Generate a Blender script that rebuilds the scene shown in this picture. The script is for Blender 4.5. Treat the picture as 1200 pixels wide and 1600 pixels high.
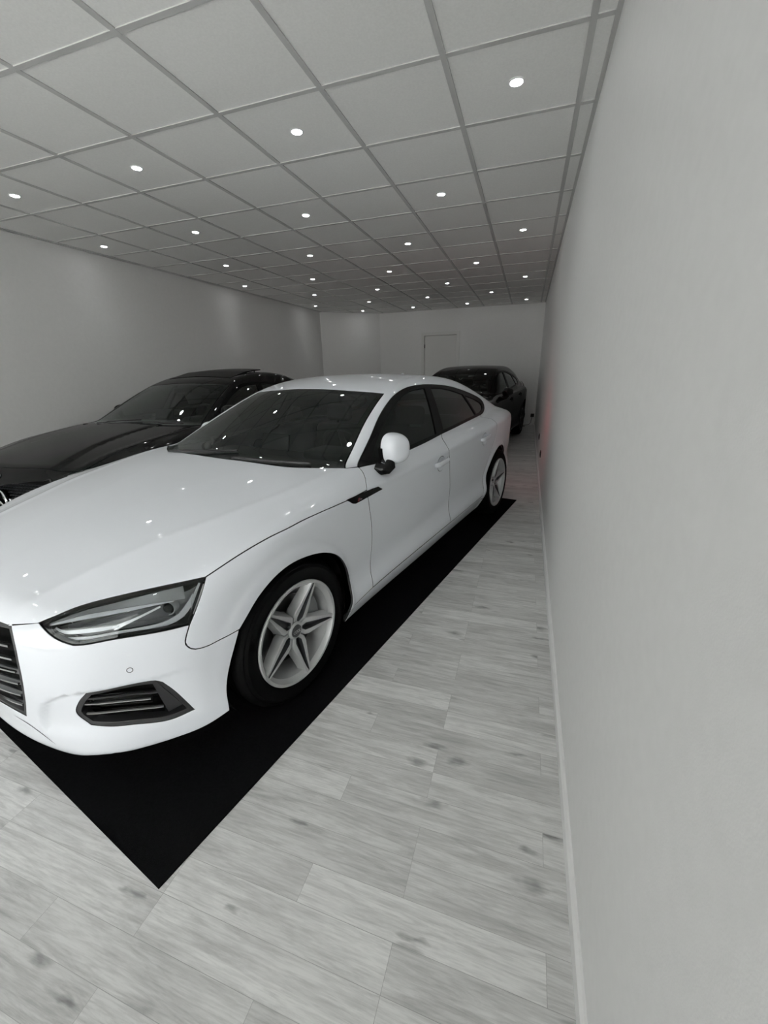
import bpy, bmesh, math, random
import numpy as np
from mathutils import Vector, Matrix
from mathutils.geometry import delaunay_2d_cdt
for o in list(bpy.data.objects): bpy.data.objects.remove(o)
sc = bpy.context.scene
COL = sc.collection
PI = math.pi
random.seed(7)

# ------------------------------------------------------------------ camera, light, exposure
CAM_Z = 1.4088
YAW, PITCH, ROLL, FPX = .330435580, -.334830504, -.0237288120, 640.03
def cam_axes(yaw, pitch, roll):
    cy, sy, cp, sp, cr, sr = math.cos(yaw), math.sin(yaw), math.cos(pitch), math.sin(pitch), math.cos(roll), math.sin(roll)
    f = Vector((-sy*cp, cy*cp, sp)); r = Vector((cy, sy, 0)); u = r.cross(f)
    return cr*r+sr*u, -sr*r+cr*u, f
_r, _u, _f = cam_axes(YAW, PITCH, ROLL)
cam = bpy.data.cameras.new('camera'); camo = bpy.data.objects.new('camera', cam); COL.objects.link(camo)
m = Matrix((( _r.x,_u.x,-_f.x,0),(_r.y,_u.y,-_f.y,0),(_r.z,_u.z,-_f.z,CAM_Z),(0,0,0,1)))
camo.matrix_world = m
cam.sensor_fit = 'VERTICAL'; cam.sensor_height = 36; cam.lens = 36*FPX/1600; cam.clip_start = .02; cam.clip_end = 200
sc.camera = camo

SKY_STRENGTH = 63.0
SPOT_W = 2.1
EXPOSURE = 0.36
w = bpy.data.worlds.new('sky'); sc.world = w; w.use_nodes = True
bg = w.node_tree.nodes['Background']; bg.inputs['Color'].default_value = (1.0, .968, .945, 1); bg.inputs['Strength'].default_value = SKY_STRENGTH
sc.view_settings.view_transform = 'Standard'; sc.view_settings.look = 'None'
sc.view_settings.exposure = EXPOSURE; sc.view_settings.gamma = 1; sc.view_settings.use_curve_mapping = False
sc.cycles.use_denoising = True
sc.cycles.max_bounces = 10; sc.cycles.diffuse_bounces = 5; sc.cycles.glossy_bounces = 5; sc.cycles.transparent_max_bounces = 12
sc.cycles.caustics_reflective = False; sc.cycles.caustics_refractive = False
sc.cycles.sample_clamp_indirect = 4.0

# ------------------------------------------------------------------ materials
def mat(name, col, rough=.5, metal=0, coat=0, spec=.5, emit=None, estr=0, coat_rough=.03):
    m = bpy.data.materials.new(name); m.use_nodes = True
    b = m.node_tree.nodes['Principled BSDF']
    b.inputs['Base Color'].default_value = (*col, 1); b.inputs['Roughness'].default_value = rough
    b.inputs['Metallic'].default_value = metal; b.inputs['Coat Weight'].default_value = coat
    b.inputs['Coat Roughness'].default_value = coat_rough; b.inputs['Specular IOR Level'].default_value = spec
    if emit: b.inputs['Emission Color'].default_value = (*emit, 1); b.inputs['Emission Strength'].default_value = estr
    return m
def noise_var(m, scale, amt, detail=4, bump=0, bscale=None, vec='Object'):
    """multiply the base colour by a faint noise and add a bump"""
    nt = m.node_tree; b = nt.nodes['Principled BSDF']; c = b.inputs['Base Color'].default_value[:]
    tc = nt.nodes.new('ShaderNodeTexCoord'); n = nt.nodes.new('ShaderNodeTexNoise')
    n.inputs['Scale'].default_value = scale; n.inputs['Detail'].default_value = detail
    nt.links.new(tc.outputs[vec], n.inputs['Vector'])
    r = nt.nodes.new('ShaderNodeValToRGB')
    r.color_ramp.elements[0].position = .3; r.color_ramp.elements[1].position = .7
    r.color_ramp.elements[0].color = (*[x*(1-amt) for x in c[:3]], 1); r.color_ramp.elements[1].color = (*[min(1, x*(1+amt)) for x in c[:3]], 1)
    nt.links.new(n.outputs['Fac'], r.inputs['Fac']); nt.links.new(r.outputs['Color'], b.inputs['Base Color'])
    if bump:
        n2 = nt.nodes.new('ShaderNodeTexNoise'); n2.inputs['Scale'].default_value = bscale or scale*4; n2.inputs['Detail'].default_value = 3
        nt.links.new(tc.outputs[vec], n2.inputs['Vector'])
        bp = nt.nodes.new('ShaderNodeBump'); bp.inputs['Strength'].default_value = bump; bp.inputs['Distance'].default_value = .002
        nt.links.new(n2.outputs['Fac'], bp.inputs['Height']); nt.links.new(bp.outputs['Normal'], b.inputs['Normal'])
    return m
def glass(name, tint, ior=1.5, rough=0.0):
    m = bpy.data.materials.new(name); m.use_nodes = True; nt = m.node_tree; nt.nodes.clear()
    out = nt.nodes.new('ShaderNodeOutputMaterial'); mx = nt.nodes.new('ShaderNodeMixShader')
    tr = nt.nodes.new('ShaderNodeBsdfTransparent'); tr.inputs['Color'].default_value = (*tint, 1)
    gl = nt.nodes.new('ShaderNodeBsdfGlossy'); gl.inputs['Roughness'].default_value = rough; gl.inputs['Color'].default_value = (.95, 1, .98, 1)
    fr = nt.nodes.new('ShaderNodeFresnel'); fr.inputs['IOR'].default_value = ior
    nt.links.new(fr.outputs[0], mx.inputs[0]); nt.links.new(tr.outputs[0], mx.inputs[1]); nt.links.new(gl.outputs[0], mx.inputs[2])
    nt.links.new(mx.outputs[0], out.inputs['Surface'])
    return m
M = {}
M['wall'] = noise_var(mat('wall_paint', (.79, .79, .78), .55, spec=.35), 30, .015, bump=.12, bscale=260)
M['ceiling'] = noise_var(mat('ceiling_tile', (.84, .84, .82), .9, spec=.1), 90, .03, bump=.1, bscale=300)
M['tbar'] = mat('grey_grid_bar', (.50, .50, .49), .5)
M['skirt'] = mat('white_skirting', (.82, .82, .81), .35)
M['door'] = mat('white_door', (.73, .73, .71), .5)
M['white'] = mat('white_lacquer', (.85, .85, .85), .3)
M['carpet'] = noise_var(mat('black_carpet', (.0045, .0045, .0048), 1.0, spec=.03), 120, .5, bump=.5, bscale=900)
M['paint'] = mat('white_car_paint', (.73, .755, .795), .45, coat=.7, spec=.15, coat_rough=.02)
M['black_paint'] = mat('black_car_paint', (.0015, .0015, .0015), .6, coat=.55, spec=0, coat_rough=.01)
M['glass'] = glass('windscreen_glass', (.32, .37, .35), 1.42)
M['side_glass'] = glass('side_window_glass', (.045, .055, .05), 1.28)
M['dark_glass'] = glass('privacy_glass', (.05, .055, .05))
M['lens'] = glass('lamp_lens', (.93, .95, .96), 1.45)
M['gloss_black'] = mat('gloss_black_trim', (.004, .004, .004), .4, coat=.3, spec=0)
M['plastic'] = mat('black_plastic', (.014, .014, .015), .45)
M['dark'] = mat('matt_black', (.004, .004, .004), .9, spec=.1)
M['rubber'] = mat('tyre_rubber', (.0018, .0018, .0018), .75, spec=.08)
M['alloy'] = mat('silver_alloy', (.47, .48, .48), .42, metal=.45, coat=.1)
M['alloy_in'] = mat('silver_alloy_barrel', (.20, .205, .21), .5, metal=.6)
M['steel'] = mat('brake_steel', (.20, .20, .20), .4, metal=.9)
M['chrome'] = mat('bright_chrome', (.85, .86, .87), .10, metal=1)
M['reflector'] = mat('lamp_reflector', (.88, .89, .90), .22, metal=.4)
M['lamp_grey'] = mat('lamp_grey_housing', (.045, .047, .05), .3)
M['lamp_silver'] = mat('silver_lamp_liner', (.36, .37, .37), .35, metal=.5)
M['light_guide'] = mat('light_guide', (.92, .94, .96), .2, coat=.6)
M['leather'] = mat('black_leather', (.022, .022, .023), .5)
M['screen'] = mat('dark_screen', (.05, .055, .06), .25)
M['red_lens'] = mat('red_lamp_lens', (.35, .006, .008), .12, coat=1, emit=(1, .02, .03), estr=2.2)
M['tail_off'] = mat('unlit_tail_lamp', (.10, .004, .005), .12, coat=1)
M['red'] = mat('red_badge', (.35, .012, .02), .3)
M['badge_silver'] = mat('badge_silver', (.55, .55, .55), .3, metal=.8)
M['seal_shade'] = mat('gap_shade_and_seal_rubber', (.02, .02, .02), .8)  # rubber seals, and the shade painted onto panel flanges

# floor: grey-white laminate strips, 0.1 m wide, laid across the room
def floor_material():
    m = bpy.data.materials.new('whitewashed_oak_laminate'); m.use_nodes = True; nt = m.node_tree; N = nt.nodes.new; L = nt.links.new
    b = nt.nodes['Principled BSDF']; tc = N('ShaderNodeTexCoord')
    mp = N('ShaderNodeMapping'); mp.inputs['Location'].default_value = (.211, .001-.0035, 0); L(tc.outputs['Object'], mp.inputs['Vector'])
    br = N('ShaderNodeTexBrick'); br.offset = .43; br.offset_frequency = 3; br.squash = 1
    br.inputs['Scale'].default_value = 1; br.inputs['Brick Width'].default_value = .66; br.inputs['Row Height'].default_value = .1
    br.inputs['Mortar Size'].default_value = .0007; br.inputs['Mortar Smooth'].default_value = .3; br.inputs['Bias'].default_value = 0
    br.inputs['Color1'].default_value = (0, 0, 0, 1); br.inputs['Color2'].default_value = (1, 1, 1, 1); br.inputs['Mortar'].default_value = (.5, .5, .5, 1)
    L(mp.outputs[0], br.inputs['Vector'])
    # grain: stretched noise along x, offset by board value
    sep = N('ShaderNodeSeparateColor'); L(br.outputs['Color'], sep.inputs[0])
    cmb = N('ShaderNodeCombineXYZ'); ml = N('ShaderNodeMath'); ml.operation = 'MULTIPLY'; ml.inputs[1].default_value = 9.0
    L(sep.outputs[0], ml.inputs[0]); L(ml.outputs[0], cmb.inputs[2]); L(ml.outputs[0], cmb.inputs[0]); 
    add = N('ShaderNodeVectorMath'); add.operation = 'ADD'; L(mp.outputs[0], add.inputs[0]); L(cmb.outputs[0], add.inputs[1])
    def noise(sx, sy, det, rough=.6, dist=0):
        mm = N('ShaderNodeMapping'); mm.inputs['Scale'].default_value = (sx, sy, 1); L(add.outputs[0], mm.inputs['Vector'])
        n = N('ShaderNodeTexNoise'); n.inputs['Scale'].default_value = 1; n.inputs['Detail'].default_value = det; n.inputs['Roughness'].default_value = rough; n.inputs['Distortion'].default_value = dist
        L(mm.outputs[0], n.inputs['Vector']); return n.outputs['Fac']
    g1 = noise(3.2, 34, 7, .68, .9); g2 = noise(14, 190, 4); g3 = noise(2.4, 7, 3, .5, .5)
    def ramp(src, p0, c0, p1, c1):
        r = N('ShaderNodeValToRGB'); r.color_ramp.elements[0].position = p0; r.color_ramp.elements[1].position = p1
        r.color_ramp.elements[0].color = (c0,)*3+(1,); r.color_ramp.elements[1].color = (c1,)*3+(1,); L(src, r.inputs[0]); return r.outputs[0]
    def mul(a, c):
        x = N('ShaderNodeMix'); x.data_type = 'RGBA'; x.blend_type = 'MULTIPLY'; x.inputs[0].default_value = 1; L(a, x.inputs[6]); L(c, x.inputs[7]); return x.outputs[2]
    base = N('ShaderNodeRGB'); base.outputs[0].default_value = (.77, .77, .755, 1)
    c = mul(base.outputs[0], ramp(br.outputs['Color'], 0, .80, 1, 1.0))
    c = mul(c, ramp(g1, .36, .74, .56, 1.0)); c = mul(c, ramp(g2, .38, .84, .58, 1.0)); c = mul(c, ramp(g3, .34, .84, .58, 1.0))
    # knots and short cracks
    vm = N('ShaderNodeMapping'); vm.inputs['Scale'].default_value = (1.7, 4.1, 1); L(add.outputs[0], vm.inputs['Vector'])
    dn = N('ShaderNodeTexNoise'); dn.inputs['Scale'].default_value = 9; L(vm.outputs[0], dn.inputs['Vector'])
    mixv = N('ShaderNodeMix'); mixv.data_type = 'VECTOR'; mixv.inputs[0].default_value = .14; L(vm.outputs[0], mixv.inputs[4]); L(dn.outputs['Color'], mixv.inputs[5])
    vo = N('ShaderNodeTexVoronoi'); vo.voronoi_dimensions = '2D'; vo.inputs['Scale'].default_value = 1.0; L(mixv.outputs[1], vo.inputs['Vector'])
    c = mul(c, ramp(vo.outputs['Distance'], .015, .50, .075, 1.0))
    v2m = N('ShaderNodeMapping'); v2m.inputs['Scale'].default_value = (1.25, 7.0, 1); v2m.inputs['Location'].default_value = (3.3, 1.7, 0); L(add.outputs[0], v2m.inputs['Vector'])
    mix2 = N('ShaderNodeMix'); mix2.data_type = 'VECTOR'; mix2.inputs[0].default_value = .16; L(v2m.outputs[0], mix2.inputs[4]); L(dn.outputs['Color'], mix2.inputs[5])
    v2 = N('ShaderNodeTexVoronoi'); v2.voronoi_dimensions = '2D'; v2.inputs['Scale'].default_value = 1.0; L(mix2.outputs[1], v2.inputs['Vector'])
    c = mul(c, ramp(v2.outputs['Distance'], .012, .55, .05, 1.0))
    c = mul(c, ramp(br.outputs['Fac'], 0, 1.0, 1, .62))
    L(c, b.inputs['Base Color'])
    b.inputs['Roughness'].default_value = .42; b.inputs['Specular IOR Level'].default_value = .4
    bp = N('ShaderNodeBump'); bp.inputs['Strength'].default_value = .25; bp.inputs['Distance'].default_value = .001
    L(g1, bp.inputs['Height']); L(bp.outputs[0], b.inputs['Normal'])
    return m
M['floor'] = floor_material()

# ------------------------------------------------------------------ small mesh helpers
def link(name, me, parent=None, kind=None):
    o = bpy.data.objects.new(name, me); COL.objects.link(o)
    if parent is not None: o.parent = parent
    if kind: o['kind'] = kind
    return o
def obj(name, bm, material, parent=None, kind=None, smooth=False, bevel=0, angle=35):
    if bevel: bmesh.ops.bevel(bm, geom=list(bm.edges), offset=bevel, segments=2, affect='EDGES', profile=.6, clamp_overlap=True)
    bmesh.ops.recalc_face_normals(bm, faces=bm.faces)
    me = bpy.data.meshes.new(name); bm.to_mesh(me); bm.free()
    for mm in (material if isinstance(material, (list, tuple)) else [material]): me.materials.append(mm)
    if smooth:
        me.polygons.foreach_set('use_smooth', [True]*len(me.polygons)); me.set_sharp_from_angle(angle=math.radians(angle))
    return link(name, me, parent, kind)
def box(bm, x0, x1, y0, y1, z0, z1):
    v = [bm.verts.new(p) for p in ((x0,y0,z0),(x1,y0,z0),(x1,y1,z0),(x0,y1,z0),(x0,y0,z1),(x1,y0,z1),(x1,y1,z1),(x0,y1,z1))]
    for f in ((0,3,2,1),(4,5,6,7),(0,1,5,4),(1,2,6,5),(2,3,7,6),(3,0,4,7)): bm.faces.new([v[i] for i in f])
    return v
def boxo(name, dims, material, parent=None, kind=None, bevel=0):
    bm = bmesh.new(); box(bm, *dims); return obj(name, bm, material, parent, kind, bevel=bevel, smooth=bool(bevel))
def tube(bm, pts, r, n=8, cap=True):
    pts = [Vector(p) for p in pts]; rs = r if isinstance(r, (list, tuple)) else [r]*len(pts)
    rings = []; up = None
    for i, p in enumerate(pts):
        t = (pts[min(i+1, len(pts)-1)]-pts[max(i-1, 0)]).normalized()
        if up is None: up = t.orthogonal().normalized()
        up = (up-t*up.dot(t)).normalized(); s = t.cross(up)
        rings.append([bm.verts.new(p+(up*math.cos(2*PI*k/n)+s*math.sin(2*PI*k/n))*rs[i]) for k in range(n)])
    for a, b in zip(rings[:-1], rings[1:]):
        for k in range(n): bm.faces.new((a[k], a[(k+1) % n], b[(k+1) % n], b[k]))
    if cap: bm.faces.new(rings[0][::-1]); bm.faces.new(rings[-1])
def lathe(bm, prof, n=64, axis='y', c=(0, 0, 0)):
    """prof: (radius, along-axis) pairs"""
    rings = []
    for r, h in prof:
        ring = []
        for k in range(n):
            a = 2*PI*k/n; p = (r*math.cos(a), h, r*math.sin(a)) if axis == 'y' else (r*math.cos(a), r*math.sin(a), h)
            ring.append(bm.verts.new((p[0]+c[0], p[1]+c[1], p[2]+c[2])))
        rings.append(ring)
    for a, b in zip(rings[:-1], rings[1:]):
        for k in range(n): bm.faces.new((a[k], a[(k+1) % n], b[(k+1) % n], b[k]))
    return rings
def empty(name, loc, rz=0, label=None, cat=None, group=None, parent=None):
    o = bpy.data.objects.new(name, None); COL.objects.link(o); o.location = loc; o.rotation_euler = (0, 0, rz); o.empty_display_size = .2
    if label: o['label'] = label
    if cat: o['category'] = cat
    if group: o['group'] = group
    if parent is not None: o.parent = parent
    return o
def tag(o, label, cat, group=None):
    o['label'] = label; o['category'] = cat
    if group: o['group'] = group
    return o

# ------------------------------------------------------------------ the room
XR, XL, YF, YB, HT = .2396, -5.055, -2.05, 11.18, 2.7955
CY, CX = 10.17, -3.83            # diagonal wall from (XL, CY) to (CX, YB)
X0, Y0, TP = .1354, 1.8495, .6425
def plate(name, pts, z0, z1, material):
    bm = bmesh.new(); lo = [bm.verts.new((x, y, z0)) for x, y in pts]; hi = [bm.verts.new((x, y, z1)) for x, y in pts]; n = len(pts)
    bm.faces.new(lo[::-1]); bm.faces.new(hi)
    for i in range(n): bm.faces.new((lo[i], lo[(i+1) % n], hi[(i+1) % n], hi[i]))
    return obj(name, bm, material, kind='structure')
plate('floor', [(XL-.2, YF-.3), (XR+.2, YF-.3), (XR+.2, YB+.2), (XL-.2, YB+.2)], -.12, 0, M['floor'])
plate('ceiling', [(XL-.2, YF-.3), (XR+.2, YF-.3), (XR+.2, YB+.2), (XL-.2, YB+.2)], HT+.001, HT+.12, M['ceiling'])
plate('wall_right', [(XR, YF-.3), (XR+.2, YF-.3), (XR+.2, YB+.2), (XR, YB+.2)], 0, HT+.006, M['wall'])
plate('wall_left', [(XL-.2, YF-.3), (XL, YF-.3), (XL, CY), (XL-.2, CY)], 0, HT+.006, M['wall'])
plate('wall_corner', [(XL-.2, CY), (XL, CY), (CX, YB), (CX-.2, YB+.2), (XL-.2, CY+.2)], 0, HT+.006, M['wall'])
# back wall with a door opening
DX0, DX1, DZ = -2.62, -1.79, 2.20
bm = bmesh.new()
box(bm, CX, DX0, YB, YB+.2, 0, HT+.006); box(bm, DX1, XR, YB, YB+.2, 0, HT+.006); box(bm, DX0, DX1, YB, YB+.2, DZ, HT+.006); box(bm, DX0, DX1, YB+.09, YB+.2, 0, DZ)
obj('wall_back', bm, M['wall'], kind='structure')
d1 = boxo('door_1', (DX0+.006, DX1-.006, YB+.012, YB+.052, .005, DZ-.006), M['door'], kind='structure')
bm = bmesh.new()
for a in ((DX0-.075, DX0, YB-.014, YB+.002, 0, DZ+.075), (DX1, DX1+.075, YB-.014, YB+.002, 0, DZ+.075), (DX0, DX1, YB-.014, YB+.002, DZ, DZ+.075)): box(bm, *a)
o = obj('door_frame', bm, M['door'], d1)
for hz in (1.95, .30):
    bm = bmesh.new(); tube(bm, [(DX0+.006, YB-.003, hz-.045), (DX0+.006, YB-.003, hz+.045)], .011, 10); obj('hinge', bm, M['plastic'], d1)
bm = bmesh.new(); tube(bm, [(DX1-.07, YB+.012, 1.05), (DX1-.07, YB-.035, 1.05), (DX1-.19, YB-.035, 1.05)], .009, 8); lathe(bm, [(0.0001, YB+.004), (.024, YB+.004), (.024, YB+.012), (.0001, YB+.012)], 20, c=(DX1-.07, 0, 1.05)); obj('door_handle', bm, M['steel'], d1, smooth=True)
# shopfront wall behind the camera: piers, sill and lintel around a wide glazed opening
WX0, WX1, WZ0, WZ1 = XL+.10, XR-.06, .03, 2.68
bm = bmesh.new()
box(bm, XL, WX0, YF-.2, YF, 0, HT+.006); box(bm, WX1, XR, YF-.2, YF, 0, HT+.006)
box(bm, WX0, WX1, YF-.2, YF, WZ1, HT+.006); box(bm, WX0, WX1, YF-.2, YF, 0, WZ0)
obj('wall_front', bm, M['wall'], kind='structure')
nw = 4; ww = (WX1-WX0)/nw
for i in range(nw):
    a, b_ = WX0+i*ww, WX0+(i+1)*ww
    bm = bmesh.new(); t = .025
    for q in ((a, a+t, YF-.13, YF-.07, WZ0, WZ1), (b_-t, b_, YF-.13, YF-.07, WZ0, WZ1), (a+t, b_-t, YF-.13, YF-.07, WZ0, WZ0+t), (a+t, b_-t, YF-.13, YF-.07, WZ1-t, WZ1)): box(bm, *q)
    wo = obj(f'window_{i+1}', bm, M['plastic'], kind='structure')
    boxo('pane', (a+t, b_-t, YF-.104, YF-.096, WZ0+t, WZ1-t), M['lens'], wo)
# pavement outside the shopfront, lit by the sky
plate('ground', [(XL-28, YF-14), (XR+24, YF-14), (XR+24, YF-.3), (XL-28, YF-.3)], -.16, -.04, mat('pavement', (.42, .42, .41), .9))
bm = bmesh.new()  # unseen dark facade, added to cut daylight coming in near the horizon
for zb in range(5):
    for xb in range(-10, 9):
        X_, Z_ = xb*3.0-2.4, .0+zb*2.7      # wall bay with a recessed window
        for q in ((X_, X_+.8, Z_, Z_+2.7), (X_+2.2, X_+3.0, Z_, Z_+2.7), (X_+.8, X_+2.2, Z_, Z_+.8), (X_+.8, X_+2.2, Z_+2.3, Z_+2.7)):
            box(bm, q[0], q[1], -13.3, -13.0, q[2], q[3])
        box(bm, X_+.8, X_+2.2, -13.3, -13.2, Z_+.8, Z_+2.3)
tag(obj('added_street_blocker', bm, mat('dark_blocker_facade', (.11, .11, .108), .9)), 'plain five-storey building added unseen across the road to block low daylight', 'building')
# portal so that the sky light through the opening renders cleanly
pl = bpy.data.lights.new('window_portal', 'AREA'); pl.shape = 'RECTANGLE'; pl.size = WX1-WX0; pl.size_y = WZ1-WZ0; pl.cycles.is_portal = True
po = link('window_portal', pl); po.location = ((WX0+WX1)/2, YF-.18, (WZ0+WZ1)/2); po.rotation_euler = (PI/2, 0, 0)
# skirting boards
def skirt(name, a, b, nrm, h=.062, t=.014):
    ax, ay = a; bx_, by = b; nx, ny = nrm
    bm = bmesh.new(); prof = [(0, 0), (t, 0), (t, h-.008), (t*.45, h), (0, h)]
    ring = [[bm.verts.new((px+nx*o_, py+ny*o_, z)) for o_, z in prof] for px, py in (a, b)]
    n = len(prof)
    for i in range(n): bm.faces.new((ring[0][i], ring[0][(i+1) % n], ring[1][(i+1) % n], ring[1][i]))
    bm.faces.new(ring[0]); bm.faces.new(ring[1][::-1])
    return obj(name, bm, M['skirt'], kind='structure')
skirt('baseboard_right', (XR, YF), (XR, YB), (-1, 0))
skirt('baseboard_left', (XL, YF), (XL, CY), (1, 0))
skirt('baseboard_back', (DX1+.075, YB), (XR, YB), (0, -1))
skirt('baseboard_back_left', (CX, YB), (DX0-.075, YB), (0, -1))
_n = Vector((YB-CY, -(CX-XL))).normalized(); skirt('baseboard_corner', (XL, CY), (CX, YB), (_n.x, _n.y))
# suspended ceiling grid of grey bars
bm = bmesh.new(); hb = .0145; zb0, zb1 = HT-.004, HT+.007
xs = [X0-TP*i for i in range(0, 9) if X0-TP*i > XL+.02]; ys = [Y0+TP*j for j in range(-6, 15) if YF < Y0+TP*j < YB-.02]
for x in xs: box(bm, x-hb, x+hb, YF, YB-(0 if x > CX else max(0, (CX-x)*(YB-CY)/(CX-XL))), zb0, zb1)
for y in ys:
    xa = XL if y < CY else XL+(y-CY)*(CX-XL)/(YB-CY)
    e = [xa]+sorted(x for x in xs if x > xa)+[XR]
    for a, b_ in zip(e[:-1], e[1:]): box(bm, a+(hb if a != xa else 0), b_-(hb if b_ != XR else 0), y-hb, y+hb, zb0+.0005, zb1)
obj('trim_1', bm, M['tbar'], kind='structure')
bm = bmesh.new(); hb2 = .022
box(bm, XR-hb2, XR, YF, YB, HT-.006, HT+.007); box(bm, XL, XL+hb2, YF, CY, HT-.006, HT+.007); box(bm, CX, XR-hb2, YB-hb2, YB, HT-.006, HT+.007)
bx0 = Vector((XL, CY, 0)); bx1 = Vector((CX, YB, 0)); nn = Vector((_n.x, _n.y, 0))*hb2
lo = [bm.verts.new((p.x, p.y, HT-.006)) for p in (bx0, bx1, bx1+nn, bx0+nn)]; hi = [bm.verts.new((v.co.x, v.co.y, HT+.007)) for v in lo]
bm.faces.new(lo); bm.faces.new(hi[::-1])
for i in range(4): bm.faces.new((lo[i], lo[(i+1) % 4], hi[(i+1) % 4], hi[i]))
obj('trim_2', bm, M['tbar'], kind='structure')
# ------------------------------------------------------------------ recessed ceiling spotlights
em = bpy.data.materials.new('lit_lamp'); em.use_nodes = True; b = em.node_tree.nodes['Principled BSDF']
b.inputs['Base Color'].default_value = (1, 1, 1, 1); b.inputs['Emission Color'].default_value = (1, 1, 1, 1); b.inputs['Emission Strength'].default_value = 40
M['lamp'] = em
def ring_mesh():
    bm = bmesh.new(); lathe(bm, [(.030, .004), (.030, -.001), (.033, -.004), (.038, -.004), (.041, -.002), (.041, .001)], 40, axis='z'); return bm
def disc_mesh():
    bm = bmesh.new(); r = lathe(bm, [(.030, -.0015), (.020, -.0045), (.008, -.0055)], 32, axis='z'); bm.faces.new(r[-1]); return bm
rooms = []
for j in range(-5, 14, 2):
    for i in ((0, 2, 4, 6) if (j-1) % 4 == 0 else (1, 3, 5, 7)):
        x, y = X0-TP*(i+.5), Y0+TP*(j+.5)
        if y > YF+.3 and y < YB-.3: rooms.append((j, i, x, y))
proto = None
ordw = ['right wall', 'second from right', 'third from right', 'left wall']
vis = [r for r in rooms if r[0] >= 1]
jrows = sorted({r[0] for r in vis})
rown = {1: 'nearest', 3: 'second nearest', 5: 'third nearest', 7: 'fourth nearest', 9: 'third farthest', 11: 'second farthest', 13: 'farthest'}
posn = ['first from the right', 'second from the right', 'third from the right', 'leftmost']
def lamp_label(j, k):
    if j < 1: return f'lit round recessed ceiling spotlight, {posn[k]} in the {["first", "second", "third"][(1-j)//2-1]} row behind the camera'
    return f'lit round recessed ceiling spotlight, {posn[k]} in the {rown[j]} row'
for j in sorted({r[0] for r in rooms}):
    for k, (_, i, x, y) in enumerate([r for r in rooms if r[0] == j]):
        if proto is None:
            t = empty('ceiling_light', (x, y, HT), label=lamp_label(j, k), cat='ceiling light', group='recessed ceiling spotlights' if j >= 1 else 'spotlights behind the camera')
            obj('frame', ring_mesh(), M['white'], t, smooth=True); obj('lamp_lens', disc_mesh(), M['lamp'], t, smooth=True)
            L = bpy.data.lights.new('spot', 'SPOT'); L.energy = SPOT_W; L.spot_size = math.radians(95); L.spot_blend = .9; L.shadow_soft_size = .03; L.color = (.93, 1.0, .98)
            s = link('lamp_beam', L, t); s.location = (0, 0, -.012); proto = t
        else:
            t = proto.copy(); COL.objects.link(t); t.location = (x, y, HT); t['label'] = lamp_label(j, k); t['group'] = 'recessed ceiling spotlights' if j >= 1 else 'spotlights behind the camera'
            for ch in proto.children: c = ch.copy(); COL.objects.link(c); c.parent = t

# ------------------------------------------------------------------ carpet under the white car, sockets, cable
MC, MA = Vector((-.832*1.0709, .472*1.0709, 0)), math.radians(12.2)
e1 = Vector((math.sin(MA), math.cos(MA), 0)); e2 = Vector((-math.cos(MA), math.sin(MA), 0))
bm = bmesh.new(); LEN, WID = 4.175, 2.05
nx_, ny_ = 60, 30
grid = [[MC+e1*(LEN*a/nx_)+e2*(WID*b_/ny_) for b_ in range(ny_+1)] for a in range(nx_+1)]
top = [[bm.verts.new((p.x, p.y, .0045+.0006*math.sin(a*1.7+b_*.9))) for b_, p in enumerate(r)] for a, r in enumerate(grid)]
for a in range(nx_):
    for b_ in range(ny_): bm.faces.new((top[a][b_], top[a][b_+1], top[a+1][b_+1], top[a+1][b_]))
bd = [e for e in bm.edges if e.is_boundary]; r_ = bmesh.ops.extrude_edge_only(bm, edges=bd)
for v in r_['geom']:
    if isinstance(v, bmesh.types.BMVert): v.co.z = 0.0005
tag(obj('carpet_mat', bm, M['carpet'], smooth=True), 'long black carpet runner on the laminate under the white car', 'carpet')
def socket(loc, rz, label):
    t = empty('power_socket', loc, rz, label=label, cat='socket')
    boxo('plate', (-.042, .042, -.010, 0, -.042, .042), M['plastic'], t, bevel=.003)
    bm = bmesh.new(); lathe(bm, [(.020, -.0102), (.022, -.013), (.024, -.0102)], 24); obj('socket_ring', bm, M['gloss_black'], t, smooth=True)
    return t
socket((XR, 5.70, .317), PI/2*3, 'black wall socket low on the right wall, nearer of the two beside the white car')
socket((XR, 6.755, .382), PI/2*3, 'black wall socket low on the right wall, farther of the two')
socket((.175, YB, .235), 0, 'black wall socket low on the back wall beside the right corner')
bm = bmesh.new(); tube(bm, [(.17, YB-.02, .19), (.15, YB-.05, .06), (.10, YB-.08, .008), (-.02, YB-.16, .008), (-.12, YB-.10, .008), (-.05, YB-.30, .008), (.02, YB-.38, .008), (-.10, YB-.45, .008)], .006, 8)
tag(obj('cable', bm, M['plastic'], smooth=True), 'thin black cable lying on the floor by the back wall', 'cable')

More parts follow.
